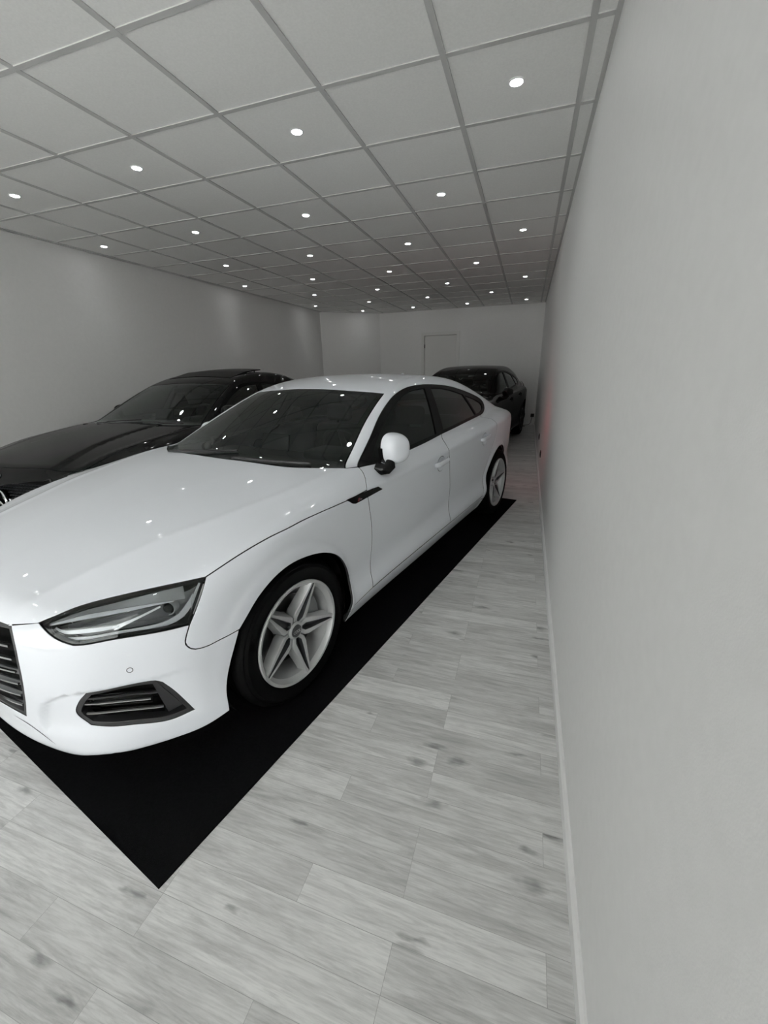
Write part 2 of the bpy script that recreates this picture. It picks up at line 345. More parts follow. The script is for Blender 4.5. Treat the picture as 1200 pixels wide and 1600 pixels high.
def pchip(xs,ys):
    xs=np.array(xs,float);ys=np.array(ys,float)
    if xs[0]>xs[-1]: xs=xs[::-1];ys=ys[::-1]
    h=np.diff(xs);d=np.diff(ys)/h;m=np.zeros_like(ys)
    for i in range(1,len(xs)-1):
        if d[i-1]*d[i]>0:
            w1=2*h[i]+h[i-1];w2=h[i]+2*h[i-1];m[i]=(w1+w2)/(w1/d[i-1]+w2/d[i])
    m[0]=d[0];m[-1]=d[-1]
    def f(x):
        x=np.clip(np.asarray(x,float),xs[0],xs[-1]);i=np.clip(np.searchsorted(xs,x)-1,0,len(h)-1)
        t=(x-xs[i])/h[i];t2=t*t;t3=t2*t
        return ys[i]*(2*t3-3*t2+1)+m[i]*h[i]*(t3-2*t2+t)+ys[i+1]*(3*t2-2*t3)+m[i+1]*h[i]*(t3-t2)
    return f
def spl(xs,ys):   # natural cubic spline: C2, for glossy panels
    xs=np.array(xs,float);ys=np.array(ys,float)
    if xs[0]>xs[-1]: xs=xs[::-1];ys=ys[::-1]
    n=len(xs);h=np.diff(xs);A=np.eye(n);b=np.zeros(n)
    for i in range(1,n-1):
        A[i,i-1]=h[i-1];A[i,i]=2*(h[i-1]+h[i]);A[i,i+1]=h[i];b[i]=6*((ys[i+1]-ys[i])/h[i]-(ys[i]-ys[i-1])/h[i-1])
    M=np.linalg.solve(A,b)
    def f(x):
        x=np.clip(np.asarray(x,float),xs[0],xs[-1]);i=np.clip(np.searchsorted(xs,x)-1,0,n-2)
        a=xs[i+1]-x;c=x-xs[i];H=h[i]
        return (M[i]*a**3+M[i+1]*c**3)/(6*H)+(ys[i]/H-M[i]*H/6)*a+(ys[i+1]/H-M[i+1]*H/6)*c
    return f
def smin(a,b,k):
    h=np.clip(.5+.5*(b-a)/k,0,1)
    return b+(a-b)*h-k*h*(1-h)
def smax(a,b,k): return -smin(-a,-b,k)
def sig(t): return 1/(1+np.exp(-np.clip(t,-40,40)))
class Sportback:
    WB=2.824;flare=.009;ra=.405;cA=.055;cB=.018;cBw=.4;cR=.004
    yA=staticmethod(pchip([.8,.6,.39,.31,.14,-.03,-.17,-.4,-.6],[.46,.50,.553,.576,.642,.691,.722,.755,.77]))
    yB=staticmethod(pchip([.8,.3,.04,-.15,-.35,-.6],[.13,.185,.235,.29,.33,.36]))
    # plan half width
    Wp=staticmethod(spl([.95,.6,.3,0,-.5,-1.2,-2.0,-2.6,-2.9,-3.2,-3.5,-3.9],[.895,.91,.917,.920,.908,.902,.908,.916,.906,.872,.825,.74]))
    # section inset by height
    Ws=staticmethod(spl([.02,.12,.19,.25,.31,.38,.45,.58,.70,.80,.88,.96,1.06],[.12,.062,.024,.008,.020,.031,.024,.011,.004,.005,.030,.070,.13]))
    # centre height of bonnet / waist / tail deck
    Tc=staticmethod(spl([1.0,.86,.75,.6,.4,.1,-.2,-.45,-.8,-2.6,-3.0,-3.4,-3.7,-3.9],[.66,.712,.748,.786,.828,.878,.921,.952,.96,.99,1.02,1.035,1.025,.98]))
    Fz=staticmethod(spl([.08,.15,.22,.30,.42,.55,.64,.72,.85],[.77,.825,.842,.852,.868,.876,.864,.830,.76]))
    Bow=staticmethod(spl([0,.2,.4,.55,.7,.8,.88,.96],[0,.008,.038,.085,.187,.315,.47,.75]))
    Rz=staticmethod(spl([.1,.25,.4,.6,.8,.95,1.05,1.2],[-3.60,-3.76,-3.81,-3.80,-3.77,-3.79,-3.83,-3.83]))
    RBow=staticmethod(spl([0,.2,.4,.55,.7,.8,.88,.96],[0,.006,.03,.07,.15,.25,.42,.70]))
    # greenhouse
    Gc=staticmethod(spl([.2,-.2,-.45,-.70,-.95,-1.15,-1.32,-1.55,-1.9,-2.3,-2.7,-3.0,-3.3,-3.55,-3.8],[.72,.865,.968,1.085,1.195,1.275,1.325,1.362,1.378,1.352,1.283,1.208,1.118,1.045,.97]))
    Gp=staticmethod(spl([.2,-.3,-.6,-1.0,-1.5,-2.0,-2.5,-2.9,-3.3,-3.7],[.63,.755,.795,.822,.828,.818,.79,.755,.71,.65]))
    Gs=staticmethod(spl([.8,.92,1.0,1.1,1.2,1.3,1.4],[-.045,0,.032,.078,.130,.190,.26]))
    crease=staticmethod(spl([.8,.4,0,-.5,-1.0,-1.5,-2.0,-2.5,-2.9,-3.3,-3.7],[.76,.785,.815,.83,.838,.852,.878,.905,.925,.932,.932]))
    def W(s,x,z):
        w=s.Wp(x)-s.Ws(z+(.81-s.crease(x)))
        # soft step under the shoulder line
        c=s.crease(x)
        w=w+.006*np.exp(-((z-c)/.02)**2)
        for cx in (0,-s.WB):
            d=np.sqrt((x-cx)**2+(z-.325)**2)
            w=w+s.flare*sig((s.ra-d)/.007)*sig((.72-z)/.01)
        return w
    def T(s,x,y):
        y=np.abs(y)
        e=np.clip(y/.80,0,1.2)
        t=s.Tc(x)-(.030+.055*np.clip((x-.05)/.6,0,1)**1.5+.10*np.clip((-2.9-x)/.8,0,1)**1.5)*e**2.6
        # bonnet creases
        m=sig((x+.5)/.08)
        sp=lambda u,w:.5*(u+np.sqrt(u*u+w*w))
        return t+m*(.006-s.cA*np.minimum(sp(y-s.yA(x),.004),.12)-s.cB*np.minimum(sp(y-s.yB(x),.006),s.cBw)+s.cR*np.exp(-((y-s.yA(x))/.03)**2))
    fogd=.016
    yl=staticmethod(pchip([.2,.314,.379,.422,.445,.46],[.45,.477,.513,.552,.594,.66]))
    def F(s,y,z):
        y=np.abs(y)
        d=s.fogd*sig((y-s.yl(z))/.004)*sig((.455-z)/.004)*sig((z-.27)/.012)*sig((.84-y)/.02)
        return s.Fz(z)-s.Bow(y)-d
    def low(s,x,y,z):
        ay=np.abs(y)
        a=s.W(x,z)-ay; b=(s.T(x,y)-z)*.98
        f=(s.F(y,z)-x); sl=(s.Bow(ay+.005)-s.Bow(ay-.005))/.01; f=f/np.sqrt(1+sl*sl)
        r=(x-(s.Rz(z)+s.RBow(ay))); sl=(s.RBow(ay+.005)-s.RBow(ay-.005))/.01; r=r/np.sqrt(1+sl*sl)
        g=smin(a,b,.075)
        g=smin(g,f,.05); g=smin(g,r,.05)
        z0=.125+sig((x-.35)/.03)*(.03-.055*sig((.54-ay)/.04))
        return smin(g,z-z0,.03)
    def green(s,x,y,z):
        ay=np.abs(y)
        a=(s.Gp(x)-s.Gs(z)-ay)*.93
        b=(s.Gc(x+.095*(ay/.7)**2*sig((x+1.6)/.1)-.10*(ay/.7)**2*sig((-2.6-x)/.1))-.008-.026*(ay/.6)**2-z)*.92
        g=smin(a,b,.06)
        g=np.minimum(g,np.minimum(z-.82,x+3.66))
        return np.minimum(g,-.15-x)
    def g(s,x,y,z):
        return smax(s.low(x,y,z),s.green(x,y,z),.02)
class Coupe(Sportback):
    """long-bonnet four-door coupe, black"""
    WB=2.729; flare=.008; fogd=0; ra=.40; cA=.05; cB=.28; cBw=.05; cR=.004
    Wp=staticmethod(spl([.95,.6,.3,0,-.5,-1.2,-2.0,-2.6,-2.9,-3.2,-3.5,-3.9],[.885,.903,.912,.915,.900,.893,.898,.910,.905,.875,.83,.75]))
    Tc=staticmethod(spl([1.0,.90,.80,.6,.4,.1,-.2,-.45,-.8,-2.4,-2.8,-3.2,-3.6,-3.9],[.66,.735,.775,.828,.865,.910,.945,.965,.97,.985,1.0,1.02,1.02,.98]))
    Fz=staticmethod(spl([.08,.15,.22,.30,.42,.55,.64,.72,.85],[.775,.825,.855,.868,.876,.870,.855,.825,.76]))
    Rz=staticmethod(spl([.1,.25,.4,.6,.8,.95,1.05,1.2],[-3.52,-3.68,-3.73,-3.72,-3.69,-3.71,-3.75,-3.75]))
    Gc=staticmethod(spl([.2,-.2,-.45,-.70,-.95,-1.15,-1.32,-1.55,-1.9,-2.3,-2.7,-3.0,-3.3,-3.55,-3.8],[.76,.89,.985,1.105,1.225,1.31,1.365,1.41,1.435,1.418,1.35,1.265,1.16,1.07,.98]))
    Gp=staticmethod(spl([.2,-.3,-.6,-1.0,-1.5,-2.0,-2.5,-2.9,-3.3,-3.7],[.62,.74,.78,.805,.81,.80,.775,.74,.70,.64]))
    Gs=staticmethod(spl([.8,.92,1.0,1.1,1.2,1.3,1.42],[-.045,0,.034,.083,.138,.20,.285]))
    yA=staticmethod(pchip([.8,.64,.4,.12,-.2,-.45],[.60,.62,.63,.68,.72,.74]))
    yB=staticmethod(pchip([.8,.6,.3,-.1,-.5],[.46,.42,.355,.325,.31]))
class Hatch(Sportback):
    WB=2.60; flare=.008; fogd=0; ra=.395
    Wp=staticmethod(spl([.95,.6,.3,0,-.5,-1.2,-2.0,-2.6,-2.9,-3.2,-3.5],[.875,.893,.90,.905,.898,.898,.910,.925,.915,.88,.83]))
    Tc=staticmethod(spl([1.0,.86,.75,.6,.4,.1,-.2,-.45,-.8,-2.4,-2.8,-3.2,-3.5],[.70,.76,.795,.835,.87,.92,.955,.985,.99,1.0,1.02,1.03,1.0]))
    Fz=staticmethod(spl([.08,.15,.22,.30,.42,.55,.64,.72,.85],[.74,.79,.815,.83,.84,.838,.825,.80,.74]))
    Rz=staticmethod(spl([.1,.25,.4,.6,.8,.95,1.05,1.2,1.4],[-3.28,-3.42,-3.46,-3.45,-3.42,-3.40,-3.36,-3.28,-3.15]))
    Gc=staticmethod(spl([.2,-.2,-.45,-.70,-.95,-1.15,-1.32,-1.55,-1.9,-2.3,-2.7,-3.0,-3.15,-3.3],[.78,.90,1.0,1.13,1.26,1.352,1.402,1.435,1.45,1.44,1.405,1.345,1.27,1.12]))
    Gp=staticmethod(spl([.2,-.3,-.6,-1.0,-1.5,-2.0,-2.5,-2.9,-3.3],[.62,.75,.79,.815,.825,.825,.81,.78,.74]))
    Gs=staticmethod(spl([.8,.92,1.0,1.1,1.2,1.3,1.42],[-.045,0,.030,.075,.125,.18,.26]))
    yA=staticmethod(pchip([.8,.4,0,-.4,-.7],[.42,.50,.56,.62,.64]))
# ------------------------------------------------------------------ car bodywork tools
ZC = .45      # height of the axis the two bodywork charts are drawn around
RU = .85
def to_C(p): return np.array([p[0], RU*math.atan2(p[1], p[2]-ZC)])
def to_S(p, fx=1): return np.array([.9*math.atan2(p[1], p[0]*fx), .9*math.atan2(p[2]-ZC, math.hypot(p[0], p[1]))])
def cast(g, O, D, r0=.03, r1=1.5, n=110):
    """outermost crossing of g=0 along O+D*r"""
    rs = np.linspace(r0, r1, n); prev = np.full(len(O), r0); found = np.full(len(O), r0); fo2 = np.full(len(O), r0+.01); last = None
    for i, r in enumerate(rs):
        P = O+D*r; v = g(P[:, 0], P[:, 1], P[:, 2]) > 0
        if last is not None:
            c = last & ~v; found = np.where(c, rs[i-1], found); fo2 = np.where(c, r, fo2)
        last = v
    a, b = found, fo2
    for _ in range(26):
        mth = .5*(a+b); P = O+D*mth[:, None]; v = g(P[:, 0], P[:, 1], P[:, 2]) > 0
        a = np.where(v, mth, a); b = np.where(v, b, mth)
    return O+D*(.5*(a+b))[:, None]
def grad_n(g, P, e=1.5e-3):
    G = lambda a, b, c: g(P[:, 0]+a, P[:, 1]+b, P[:, 2]+c)
    n = -np.stack([G(e,0,0)-G(-e,0,0), G(0,e,0)-G(0,-e,0), G(0,0,e)-G(0,0,-e)], 1)
    return n/(np.linalg.norm(n, axis=1, keepdims=True)+1e-12)
class Chart:
    """C: around the car's long axis. F: front, seen from a point inside. R: rear."""
    def __init__(s, body, kind, cx=0.0, mp=None): s.b, s.k, s.cx, s.mp = body, kind, cx, mp
    def uv(s, P):
        P = np.atleast_2d(np.array(P, float))
        if s.mp is not None: P = s.mp(P)
        if s.k == 'C': return np.array([to_C(p) for p in P])
        q = P-np.array([s.cx, 0, 0])
        return np.array([to_S(p, 1 if s.k == 'F' else -1) for p in q])
    def xyz(s, uv):
        uv = np.atleast_2d(uv); n = len(uv)
        if s.k == 'C':
            th = uv[:, 1]/RU; O = np.stack([uv[:, 0], np.zeros(n), np.full(n, ZC)], 1); D = np.stack([np.zeros(n), np.sin(th), np.cos(th)], 1)
            P = cast(s.b.g, O, D)
        else:
            ph, el = uv[:, 0]/.9, uv[:, 1]/.9; sx = 1 if s.k == 'F' else -1
            O = np.tile(np.array([[s.cx, 0, ZC]]), (n, 1)); D = np.stack([sx*np.cos(ph)*np.cos(el), np.sin(ph)*np.cos(el), np.sin(el)], 1)
            P = cast(s.b.g, O, D)
        return P, grad_n(s.b.g, P)
def curve(pts, step=.02, smooth=True):
    """Catmull-Rom through points, resampled"""
    P = np.array(pts, float)
    if smooth and len(P) > 2:
        E = np.vstack([2*P[0]-P[1], P, 2*P[-1]-P[-2]]); out = []
        for i in range(1, len(E)-2):
            for t in np.linspace(0, 1, 24, endpoint=False):
                t2, t3 = t*t, t*t*t
                out.append(.5*((2*E[i])+(-E[i-1]+E[i+1])*t+(2*E[i-1]-5*E[i]+4*E[i+1]-E[i+2])*t2+(-E[i-1]+3*E[i]-3*E[i+1]+E[i+2])*t3))
        out.append(P[-1]); P = np.array(out)
    d = np.r_[0, np.cumsum(np.linalg.norm(np.diff(P, axis=0), axis=1))]; n = max(1, int(round(d[-1]/step)))
    t = np.linspace(0, d[-1], n+1)
    return np.stack([np.interp(t, d, P[:, k]) for k in range(P.shape[1])], 1)
def outline(chart, segs, step=.016):
    """segs: 3D polylines ('~' first = straight); joined end to end into a closed loop in chart coordinates"""
    pts = []
    for s in segs:
        sm = True
        if s[0] == '~': sm = False; s = s[1:]
        c = curve(s, step, sm)
        uv = chart.uv(c)
        for q in uv:
            if not pts or np.hypot(*(q-pts[-1])) > 1e-4: pts.append(q)
    if np.hypot(*(pts[0]-pts[-1])) < 2e-3: pts.pop()
    return np.array(pts)
def mirror_loop(uv):
    """left half of an outline from centre line to centre line -> the whole"""
    m = uv[::-1].copy(); m[:, 1 if True else 0] *= 1; return m
def inside(poly, pts):
    x, y = pts[:, 0], pts[:, 1]; r = np.zeros(len(pts), bool); n = len(poly)
    for i in range(n):
        x1, y1 = poly[i]; x2, y2 = poly[(i+1) % n]
        if y1 == y2: continue
        r ^= ((y1 > y) != (y2 > y)) & (x < (x2-x1)*(y-y1)/(y2-y1)+x1)
    return r
def dist_poly(poly, pts):
    d = np.full(len(pts), 9.)
    for i in range(len(poly)):
        a, b = poly[i], poly[(i+1) % len(poly)]; ab = b-a; L = ab@ab+1e-12
        t = np.clip(((pts-a)@ab)/L, 0, 1); d = np.minimum(d, np.linalg.norm(pts-(a+t[:, None]*ab), axis=1))
    return d
def area2(p): return np.sum(p[:, 0]*np.roll(p[:, 1], -1)-np.roll(p[:, 0], -1)*p[:, 1])
def shrink_poly(p, d):
    if d == 0: return p
    s = 1 if area2(p) > 0 else -1
    e = np.roll(p, -1, 0)-p; e /= np.linalg.norm(e, axis=1, keepdims=True)+1e-12
    n = np.stack([-e[:, 1], e[:, 0]], 1)*s; nn = n+np.roll(n, 1, 0); L = np.linalg.norm(nn, axis=1, keepdims=True)
    nn = nn/(L+1e-9); k = np.clip(1/np.maximum(.35, L[:, 0]/2), 1, 2.2)
    return p+nn*(d*k)[:, None]
def panel(name, chart, loop, material, parent, holes=(), step=.016, gap=.0046, off=0, flange=.012, grid=None, bev=.0015, mirror=False, free=False):
    """sheet of bodywork: the closed chart outline filled with a fine net on the body surface, edges turned inwards"""
    step *= QUAL; loop = shrink_poly(loop, gap); holes = [shrink_poly(h, -gap) for h in holes]
    g = grid or step
    lo, hi = loop.min(0), loop.max(0)
    gx, gy = np.meshgrid(np.arange(lo[0]+g*.5, hi[0], g), np.arange(lo[1]+g*.5, hi[1], g)); gy[:, 1::2] += g*.5
    G = np.stack([gx.ravel(), gy.ravel()], 1)
    k = inside(loop, G) & (dist_poly(loop, G) > g*.45)
    for h in holes: k &= ~inside(h, G) & (dist_poly(h, G) > g*.45)
    G = G[k]; V = [loop]+list(holes)+[G]; edges = []; base = 0
    for p in [loop]+list(holes):
        n = len(p); edges += [(base+i, base+(i+1) % n) for i in range(n)]; base += n
    V = np.vstack(V)
    vv, ee, ff, ov, oe, of = delaunay_2d_cdt([Vector(v) for v in V.tolist()], edges, [], 0, 1e-6, False)
    VV = np.array([tuple(v) for v in vv]); F = np.array([f for f in ff if len(f) == 3])
    cen = VV[F].mean(1); k = inside(loop, cen)
    for h in holes: k &= ~inside(h, cen)
    F = F[k]
    used = np.unique(F); rm = -np.ones(len(VV), int); rm[used] = np.arange(len(used)); VV = VV[used]; F = rm[F]
    P, Nn = chart.xyz(VV); P = P-Nn*(off(VV)[:, None] if callable(off) else off)
    # orientation
    a = np.cross(P[F[:, 1]]-P[F[:, 0]], P[F[:, 2]]-P[F[:, 0]]); flip = (a*Nn[F[:, 0]]).sum(1) < 0; F[flip] = F[flip][:, ::-1]
    # boundary edges
    ed = {}
    for f in F:
        for i in range(3):
            e = (f[i], f[(i+1) % 3]); ed[e] = 1
    bd = [e for e in ed if (e[1], e[0]) not in ed]
    bv = sorted({v for e in bd for v in e}); n0 = len(P)
    # outward in-surface direction at boundary
    outd = np.zeros_like(P)
    for a_, b_ in bd:
        t = P[b_]-P[a_]; o_ = np.cross(t, Nn[a_]); o_ /= np.linalg.norm(o_)+1e-12; outd[a_] += o_; outd[b_] += o_
    outd /= np.linalg.norm(outd, axis=1, keepdims=True)+1e-12
    idx = {v: i for i, v in enumerate(bv)}; bvA = np.array(bv)
    verts = [P]; norms = [Nn]
    r1 = P[bvA]+outd[bvA]*bev*.7-Nn[bvA]*bev*.35; n1 = Nn[bvA]*.75+outd[bvA]*.65
    r2 = P[bvA]+outd[bvA]*bev-Nn[bvA]*bev; n2 = Nn[bvA]*.15+outd[bvA]
    r3 = P[bvA]+outd[bvA]*bev-Nn[bvA]*(bev+flange); n3 = outd[bvA].copy()
    verts += [r1, r2, r3]; norms += [n1, n2, n3]; nb = len(bv)
    faces = F.tolist(); dk = []
    for a_, b_ in bd:
        i, j = idx[a_], idx[b_]
        faces.append([b_, a_, n0+i, n0+j])
        for q in (0, 1):
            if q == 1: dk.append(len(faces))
            faces.append([n0+q*nb+j, n0+q*nb+i, n0+(q+1)*nb+i, n0+(q+1)*nb+j])
    verts = np.vstack(verts); norms = np.vstack(norms); norms /= np.linalg.norm(norms, axis=1, keepdims=True)+1e-12
    def make(vs, ns, fs):
        me = bpy.data.meshes.new(name); me.from_pydata(vs.tolist(), [], fs); me.materials.append(material)
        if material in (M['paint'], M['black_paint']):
            me.materials.append(M['seal_shade'])  # inner flange of painted panels coloured dark to stand in for gap shade
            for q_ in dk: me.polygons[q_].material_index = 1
        me.polygons.foreach_set('use_smooth', [True]*len(me.polygons)); me.update()
        
        if not free: me.normals_split_custom_set_from_vertices(ns.tolist())
        return link(name, me, parent)
    out = [make(verts, norms, faces)]
    if mirror:
        mv = verts*np.array([1, -1, 1]); mn = norms*np.array([1, -1, 1]); out.append(make(mv, mn, [f[::-1] for f in faces]))
    return out
def sym(chart, segs, step=.016):
    """half outline from centre line (y=0) to centre line (y=0) closed by its mirror image"""
    pts = []
    for s in segs:
        sm = True
        if s[0] == '~': sm = False; s = s[1:]
        for q in curve(s, step, sm):
            if not pts or np.linalg.norm(q-pts[-1]) > 1e-4: pts.append(q)
    A = np.array(pts); B = A[::-1].copy(); B[:, 1] *= -1
    if abs(A[-1, 1]) < 1e-6: B = B[1:]
    if abs(A[0, 1]) < 1e-6: B = B[:-1]
    return chart.uv(np.vstack([A, B]))
def ribbon(name, chart, pts, width, material, parent, off=.010, smooth=True, mirror=False, thick=0.0, step=.02, two=None, lift=0):
    """narrow strip following a line on the body"""
    c = curve(pts, step, smooth); P, Nn = chart.xyz(chart.uv(c)); P = P-Nn*off
    t = np.gradient(P, axis=0); t /= np.linalg.norm(t, axis=1, keepdims=True)+1e-12; s = np.cross(t, Nn); s /= np.linalg.norm(s, axis=1, keepdims=True)
    w = np.interp(np.linspace(0, 1, len(P)), np.linspace(0, 1, len(width)), width)[:, None] if isinstance(width, (list, tuple)) else width
    A, B = P-s*w/2, P+s*w/2; n = len(P)
    if thick:
        A2, B2 = A+Nn*thick, B+Nn*thick; V = np.vstack([A, B, B2, A2]); F = []
        for i in range(n-1):
            for q in range(4): r = (q+1) % 4; F.append((q*n+i, r*n+i, r*n+i+1, q*n+i+1))
        F += [(0, n, 2*n, 3*n), (3*n+n-1, 2*n+n-1, n+n-1, n-1)]
    else: V = np.vstack([A, B]); F = [(i, n+i, n+i+1, i+1) for i in range(n-1)]
    res = []
    for sg in ((1, -1) if mirror else (1,)):
        me = bpy.data.meshes.new(name); me.from_pydata((V*np.array([1, sg, 1])).tolist(), [], F); me.materials.append(material); me.update()
        bm = bmesh.new(); bm.from_mesh(me); bmesh.ops.recalc_face_normals(bm, faces=bm.faces); bm.to_mesh(me); bm.free()
        me.polygons.foreach_set('use_smooth', [True]*len(me.polygons)); me.set_sharp_from_angle(angle=math.radians(40))
        res.append(link(name, me, parent))
    return res
def mirror_obj(o, parent=None):
    c = o.copy(); c.data = o.data.copy(); COL.objects.link(c); c.parent = parent or o.parent
    me = c.data
    bm = bmesh.new(); bm.from_mesh(me)
    for v in bm.verts: v.co.y = -v.co.y
    bmesh.ops.reverse_faces(bm, faces=bm.faces); bm.to_mesh(me); bm.free()
    c.location.y = -c.location.y; return c

QUAL = 1.0
# ------------------------------------------------------------------ wheels
def arch(cx, r, a0, a1, y=.9, zc=.325, n=14):
    return [(cx+r*math.cos(math.radians(a)), y, zc+r*math.sin(math.radians(a))) for a in np.linspace(a0, a1, n)]
def tyre_mesh(R, rim, wd):
    bm = bmesh.new(); h = wd/2
    prof = [(rim-.006, -h*.80), (rim+.012, -h*.92), (rim+.035, -h*1.0), (rim+.06, -h*1.0), (R-.022, -h*.93), (R-.009, -h*.84), (R-.002, -h*.70)]
    for gx in (-.42, 0, .42):
        prof += [(R, h*gx-.012), (R-.007, h*gx-.008), (R-.007, h*gx+.008), (R, h*gx+.012)]
    prof += [(R-.002, h*.62), (R-.008, h*.74), (R-.016, h*.80), (R-.020, h*.83), (R-.026, h*.835), (rim+.062, h*.90), (rim+.056, h*.906), (rim+.050, h*.895), (rim+.030, h*.90), (rim+.018, h*.86), (rim+.012, h*.86), (rim-.006, h*.76)]
    rings = lathe(bm, prof, 96)
    # side lugs at the tread shoulder
    for k in range(0, 96, 2):
        for ring in (rings[5], rings[-11]):
            v = ring[k]; s = (math.hypot(v.co.x, v.co.z)-.003)/math.hypot(v.co.x, v.co.z); v.co.x *= s; v.co.z *= s
    return bm
def wheel(parent, name, x, y, R=.3265, rim=.2286, side=1, phase=48, style='star', steer=0, rims='alloy', logo=True):
    bm = bmesh.new(); Y = .106       # outer rim face plane
    lathe(bm, [(rim+.006, Y-.012), (rim+.008, Y-.002), (rim+.004, Y+.002), (rim-.006, Y), (rim-.012, Y-.012), (rim-.022, Y-.020), (rim-.026, Y-.05), (rim-.034, Y-.07), (rim-.036, -.10)], 96)
    t = obj(name, bm, M[rims], parent, smooth=True, angle=40); t.location = (x, y, R); t.rotation_euler = (0, 0, (0 if side > 0 else PI)+steer)
    obj('tyre', tyre_mesh(R, rim, .235), M['rubber'], t, smooth=True, angle=28)
    bm = bmesh.new(); lathe(bm, [(.155, .028), (.155, .005), (.07, .004), (.07, .045), (.05, .05), (.0001, .05)], 64); lathe(bm, [(.0001, -.02), (.19, -.02)], 48)
    d = obj('brake_disc', bm, M['steel'], t, smooth=True)
    bm = bmesh.new(); n = 8
    for a0, a1, r0, r1, ya, yb in ((-32, 32, .10, .175, -.03, .055),):
        rr = []
        for k in range(n+1):
            a = math.radians(a0+(a1-a0)*k/n+ (180 if name.startswith('front') else 0)); rr.append([bm.verts.new((r*math.cos(a), yy, r*math.sin(a))) for r, yy in ((r0, ya), (r1, ya), (r1, yb), (r0, yb))])
        for p, q in zip(rr[:-1], rr[1:]):
            for k in range(4): bm.faces.new((p[k], p[(k+1) % 4], q[(k+1) % 4], q[k]))
        bm.faces.new(rr[0]); bm.faces.new(rr[-1][::-1])
    obj('brake_caliper', bm, M['alloy_in'], t, bevel=.004)
    bm = bmesh.new(); lathe(bm, [(.0001, -.085), (rim-.03, -.085)], 48); obj('wheel_backing', bm, M['dark'], t)
    # spokes: five arms, each with two bright ridges and a dark groove between them
    for k in range(5):
        a = math.radians(phase+72*k); ca, sa = math.cos(a), math.sin(a)
        bm = bmesh.new()
        def pt(r, w, yy): return bm.verts.new((r*ca-w*sa, yy, r*sa+w*ca))
        rs = [.036, .060, .085, .11, .14, .17, .20, .2225]
        yo = [.070, .078, .083, .087, .091, .096, .101, .104]      # ridge height
        if style == 'star':
            wo = [.022, .040, .040, .034, .028, .0225, .0165, .0135]; wi = [.004, .018, .0165, .014, .011, .0085, .005, .0035]; wf = [.024, .046, .050, .043, .037, .032, .029, .029]; dp = [.02, .03, .034, .034, .032, .030, .026, .02]
        else:
            wo = [.020, .024, .022, .021, .021, .022, .024, .028]; wi = [.004, .006, .006, .007, .009, .011, .013, .015]; wf = [.026, .030, .029, .028, .028, .029, .032, .036]; dp = [.02]*8
        secs = []
        for r, y_, a1_, b1_, f1_, d_ in zip(rs, yo, wo, wi, wf, dp):
            secs.append([pt(r, -f1_, y_-d_-.012), pt(r, -a1_, y_-.0025), pt(r, -(a1_*.9+b1_*.1), y_), pt(r, -b1_, y_), pt(r, -b1_*.65, y_-d_*.75), pt(r, b1_*.65, y_-d_*.75), pt(r, b1_, y_), pt(r, (a1_*.9+b1_*.1), y_), pt(r, a1_, y_-.0025), pt(r, f1_, y_-d_-.012), pt(r, 0, y_-d_-.025)])
        for p, q in zip(secs[:-1], secs[1:]):
            for i in range(11): bm.faces.new((p[i], p[(i+1) % 11], q[(i+1) % 11], q[i]))
        bm.faces.new(secs[0]); bm.faces.new(secs[-1][::-1])
        bmesh.ops.recalc_face_normals(bm, faces=bm.faces)
        for f in bm.faces:
            if len(f.verts) == 4:
                ws = [abs(-v.co.x*sa+v.co.z*ca) for v in f.verts]
                if max(ws) < .019 and min(v.co.y-(.07+.15*max(0, math.hypot(v.co.x, v.co.z)-.036)) for v in f.verts) < -.004 and f.normal.y > -.2: f.material_index = 1
        obj('spoke', bm, [M[rims], M['lamp_grey']], t, smooth=True, angle=22)
    bm = bmesh.new(); lathe(bm, [(.040, .045), (.040, .074), (.034, .080), (.0305, .0805), (.0305, .077), (.0001, .0765)], 40); obj('wheel_hub', bm, M['alloy'], t, smooth=True)
    bm = bmesh.new(); lathe(bm, [(.029, .076), (.028, .0815), (.020, .0835), (.0001, .084)], 40); nf = len(bm.faces)
    if logo == 'rings':
        for i in range(4):
            cx = -.0165+.011*i
            pts = [(cx+.0066*math.cos(q), .0848, .0066*math.sin(q)) for q in np.linspace(0, 2*PI, 21)]; tube(bm, pts, .0009, 5, cap=False)
    bm.faces.ensure_lookup_table()
    for f in bm.faces[nf:]: f.material_index = 1
    obj('centre_cap', bm, [M['lamp_grey'], M['chrome']], t, smooth=True)
    for k in range(5):
        a = math.radians(phase+36+72*k); bm = bmesh.new(); cx, cz = .056*math.cos(a), .056*math.sin(a)
        lathe(bm, [(.0001, .062), (.008, .062), (.0095, .058), (.0095, .05)], 12, c=(cx, 0, cz)); obj('wheel_bolt', bm, M['lamp_grey'], t, smooth=True)
    return t
def liner(parent, x, r, ymax, R, name='wheel_housing', mirror=True, yin=.56):
    bm = bmesh.new(); n = 28; a = [bm.verts.new((x+r*math.cos(q), ymax, R+r*math.sin(q))) for q in np.linspace(-.45, PI+.45, n)]
    b = [bm.verts.new((v.co.x, yin, v.co.z)) for v in a]
    for i in range(n-1): bm.faces.new((a[i], a[i+1], b[i+1], b[i]))
    bm.faces.new(b)
    o = obj(name, bm, M['dark'], parent)
    if mirror: mirror_obj(o)
    return o
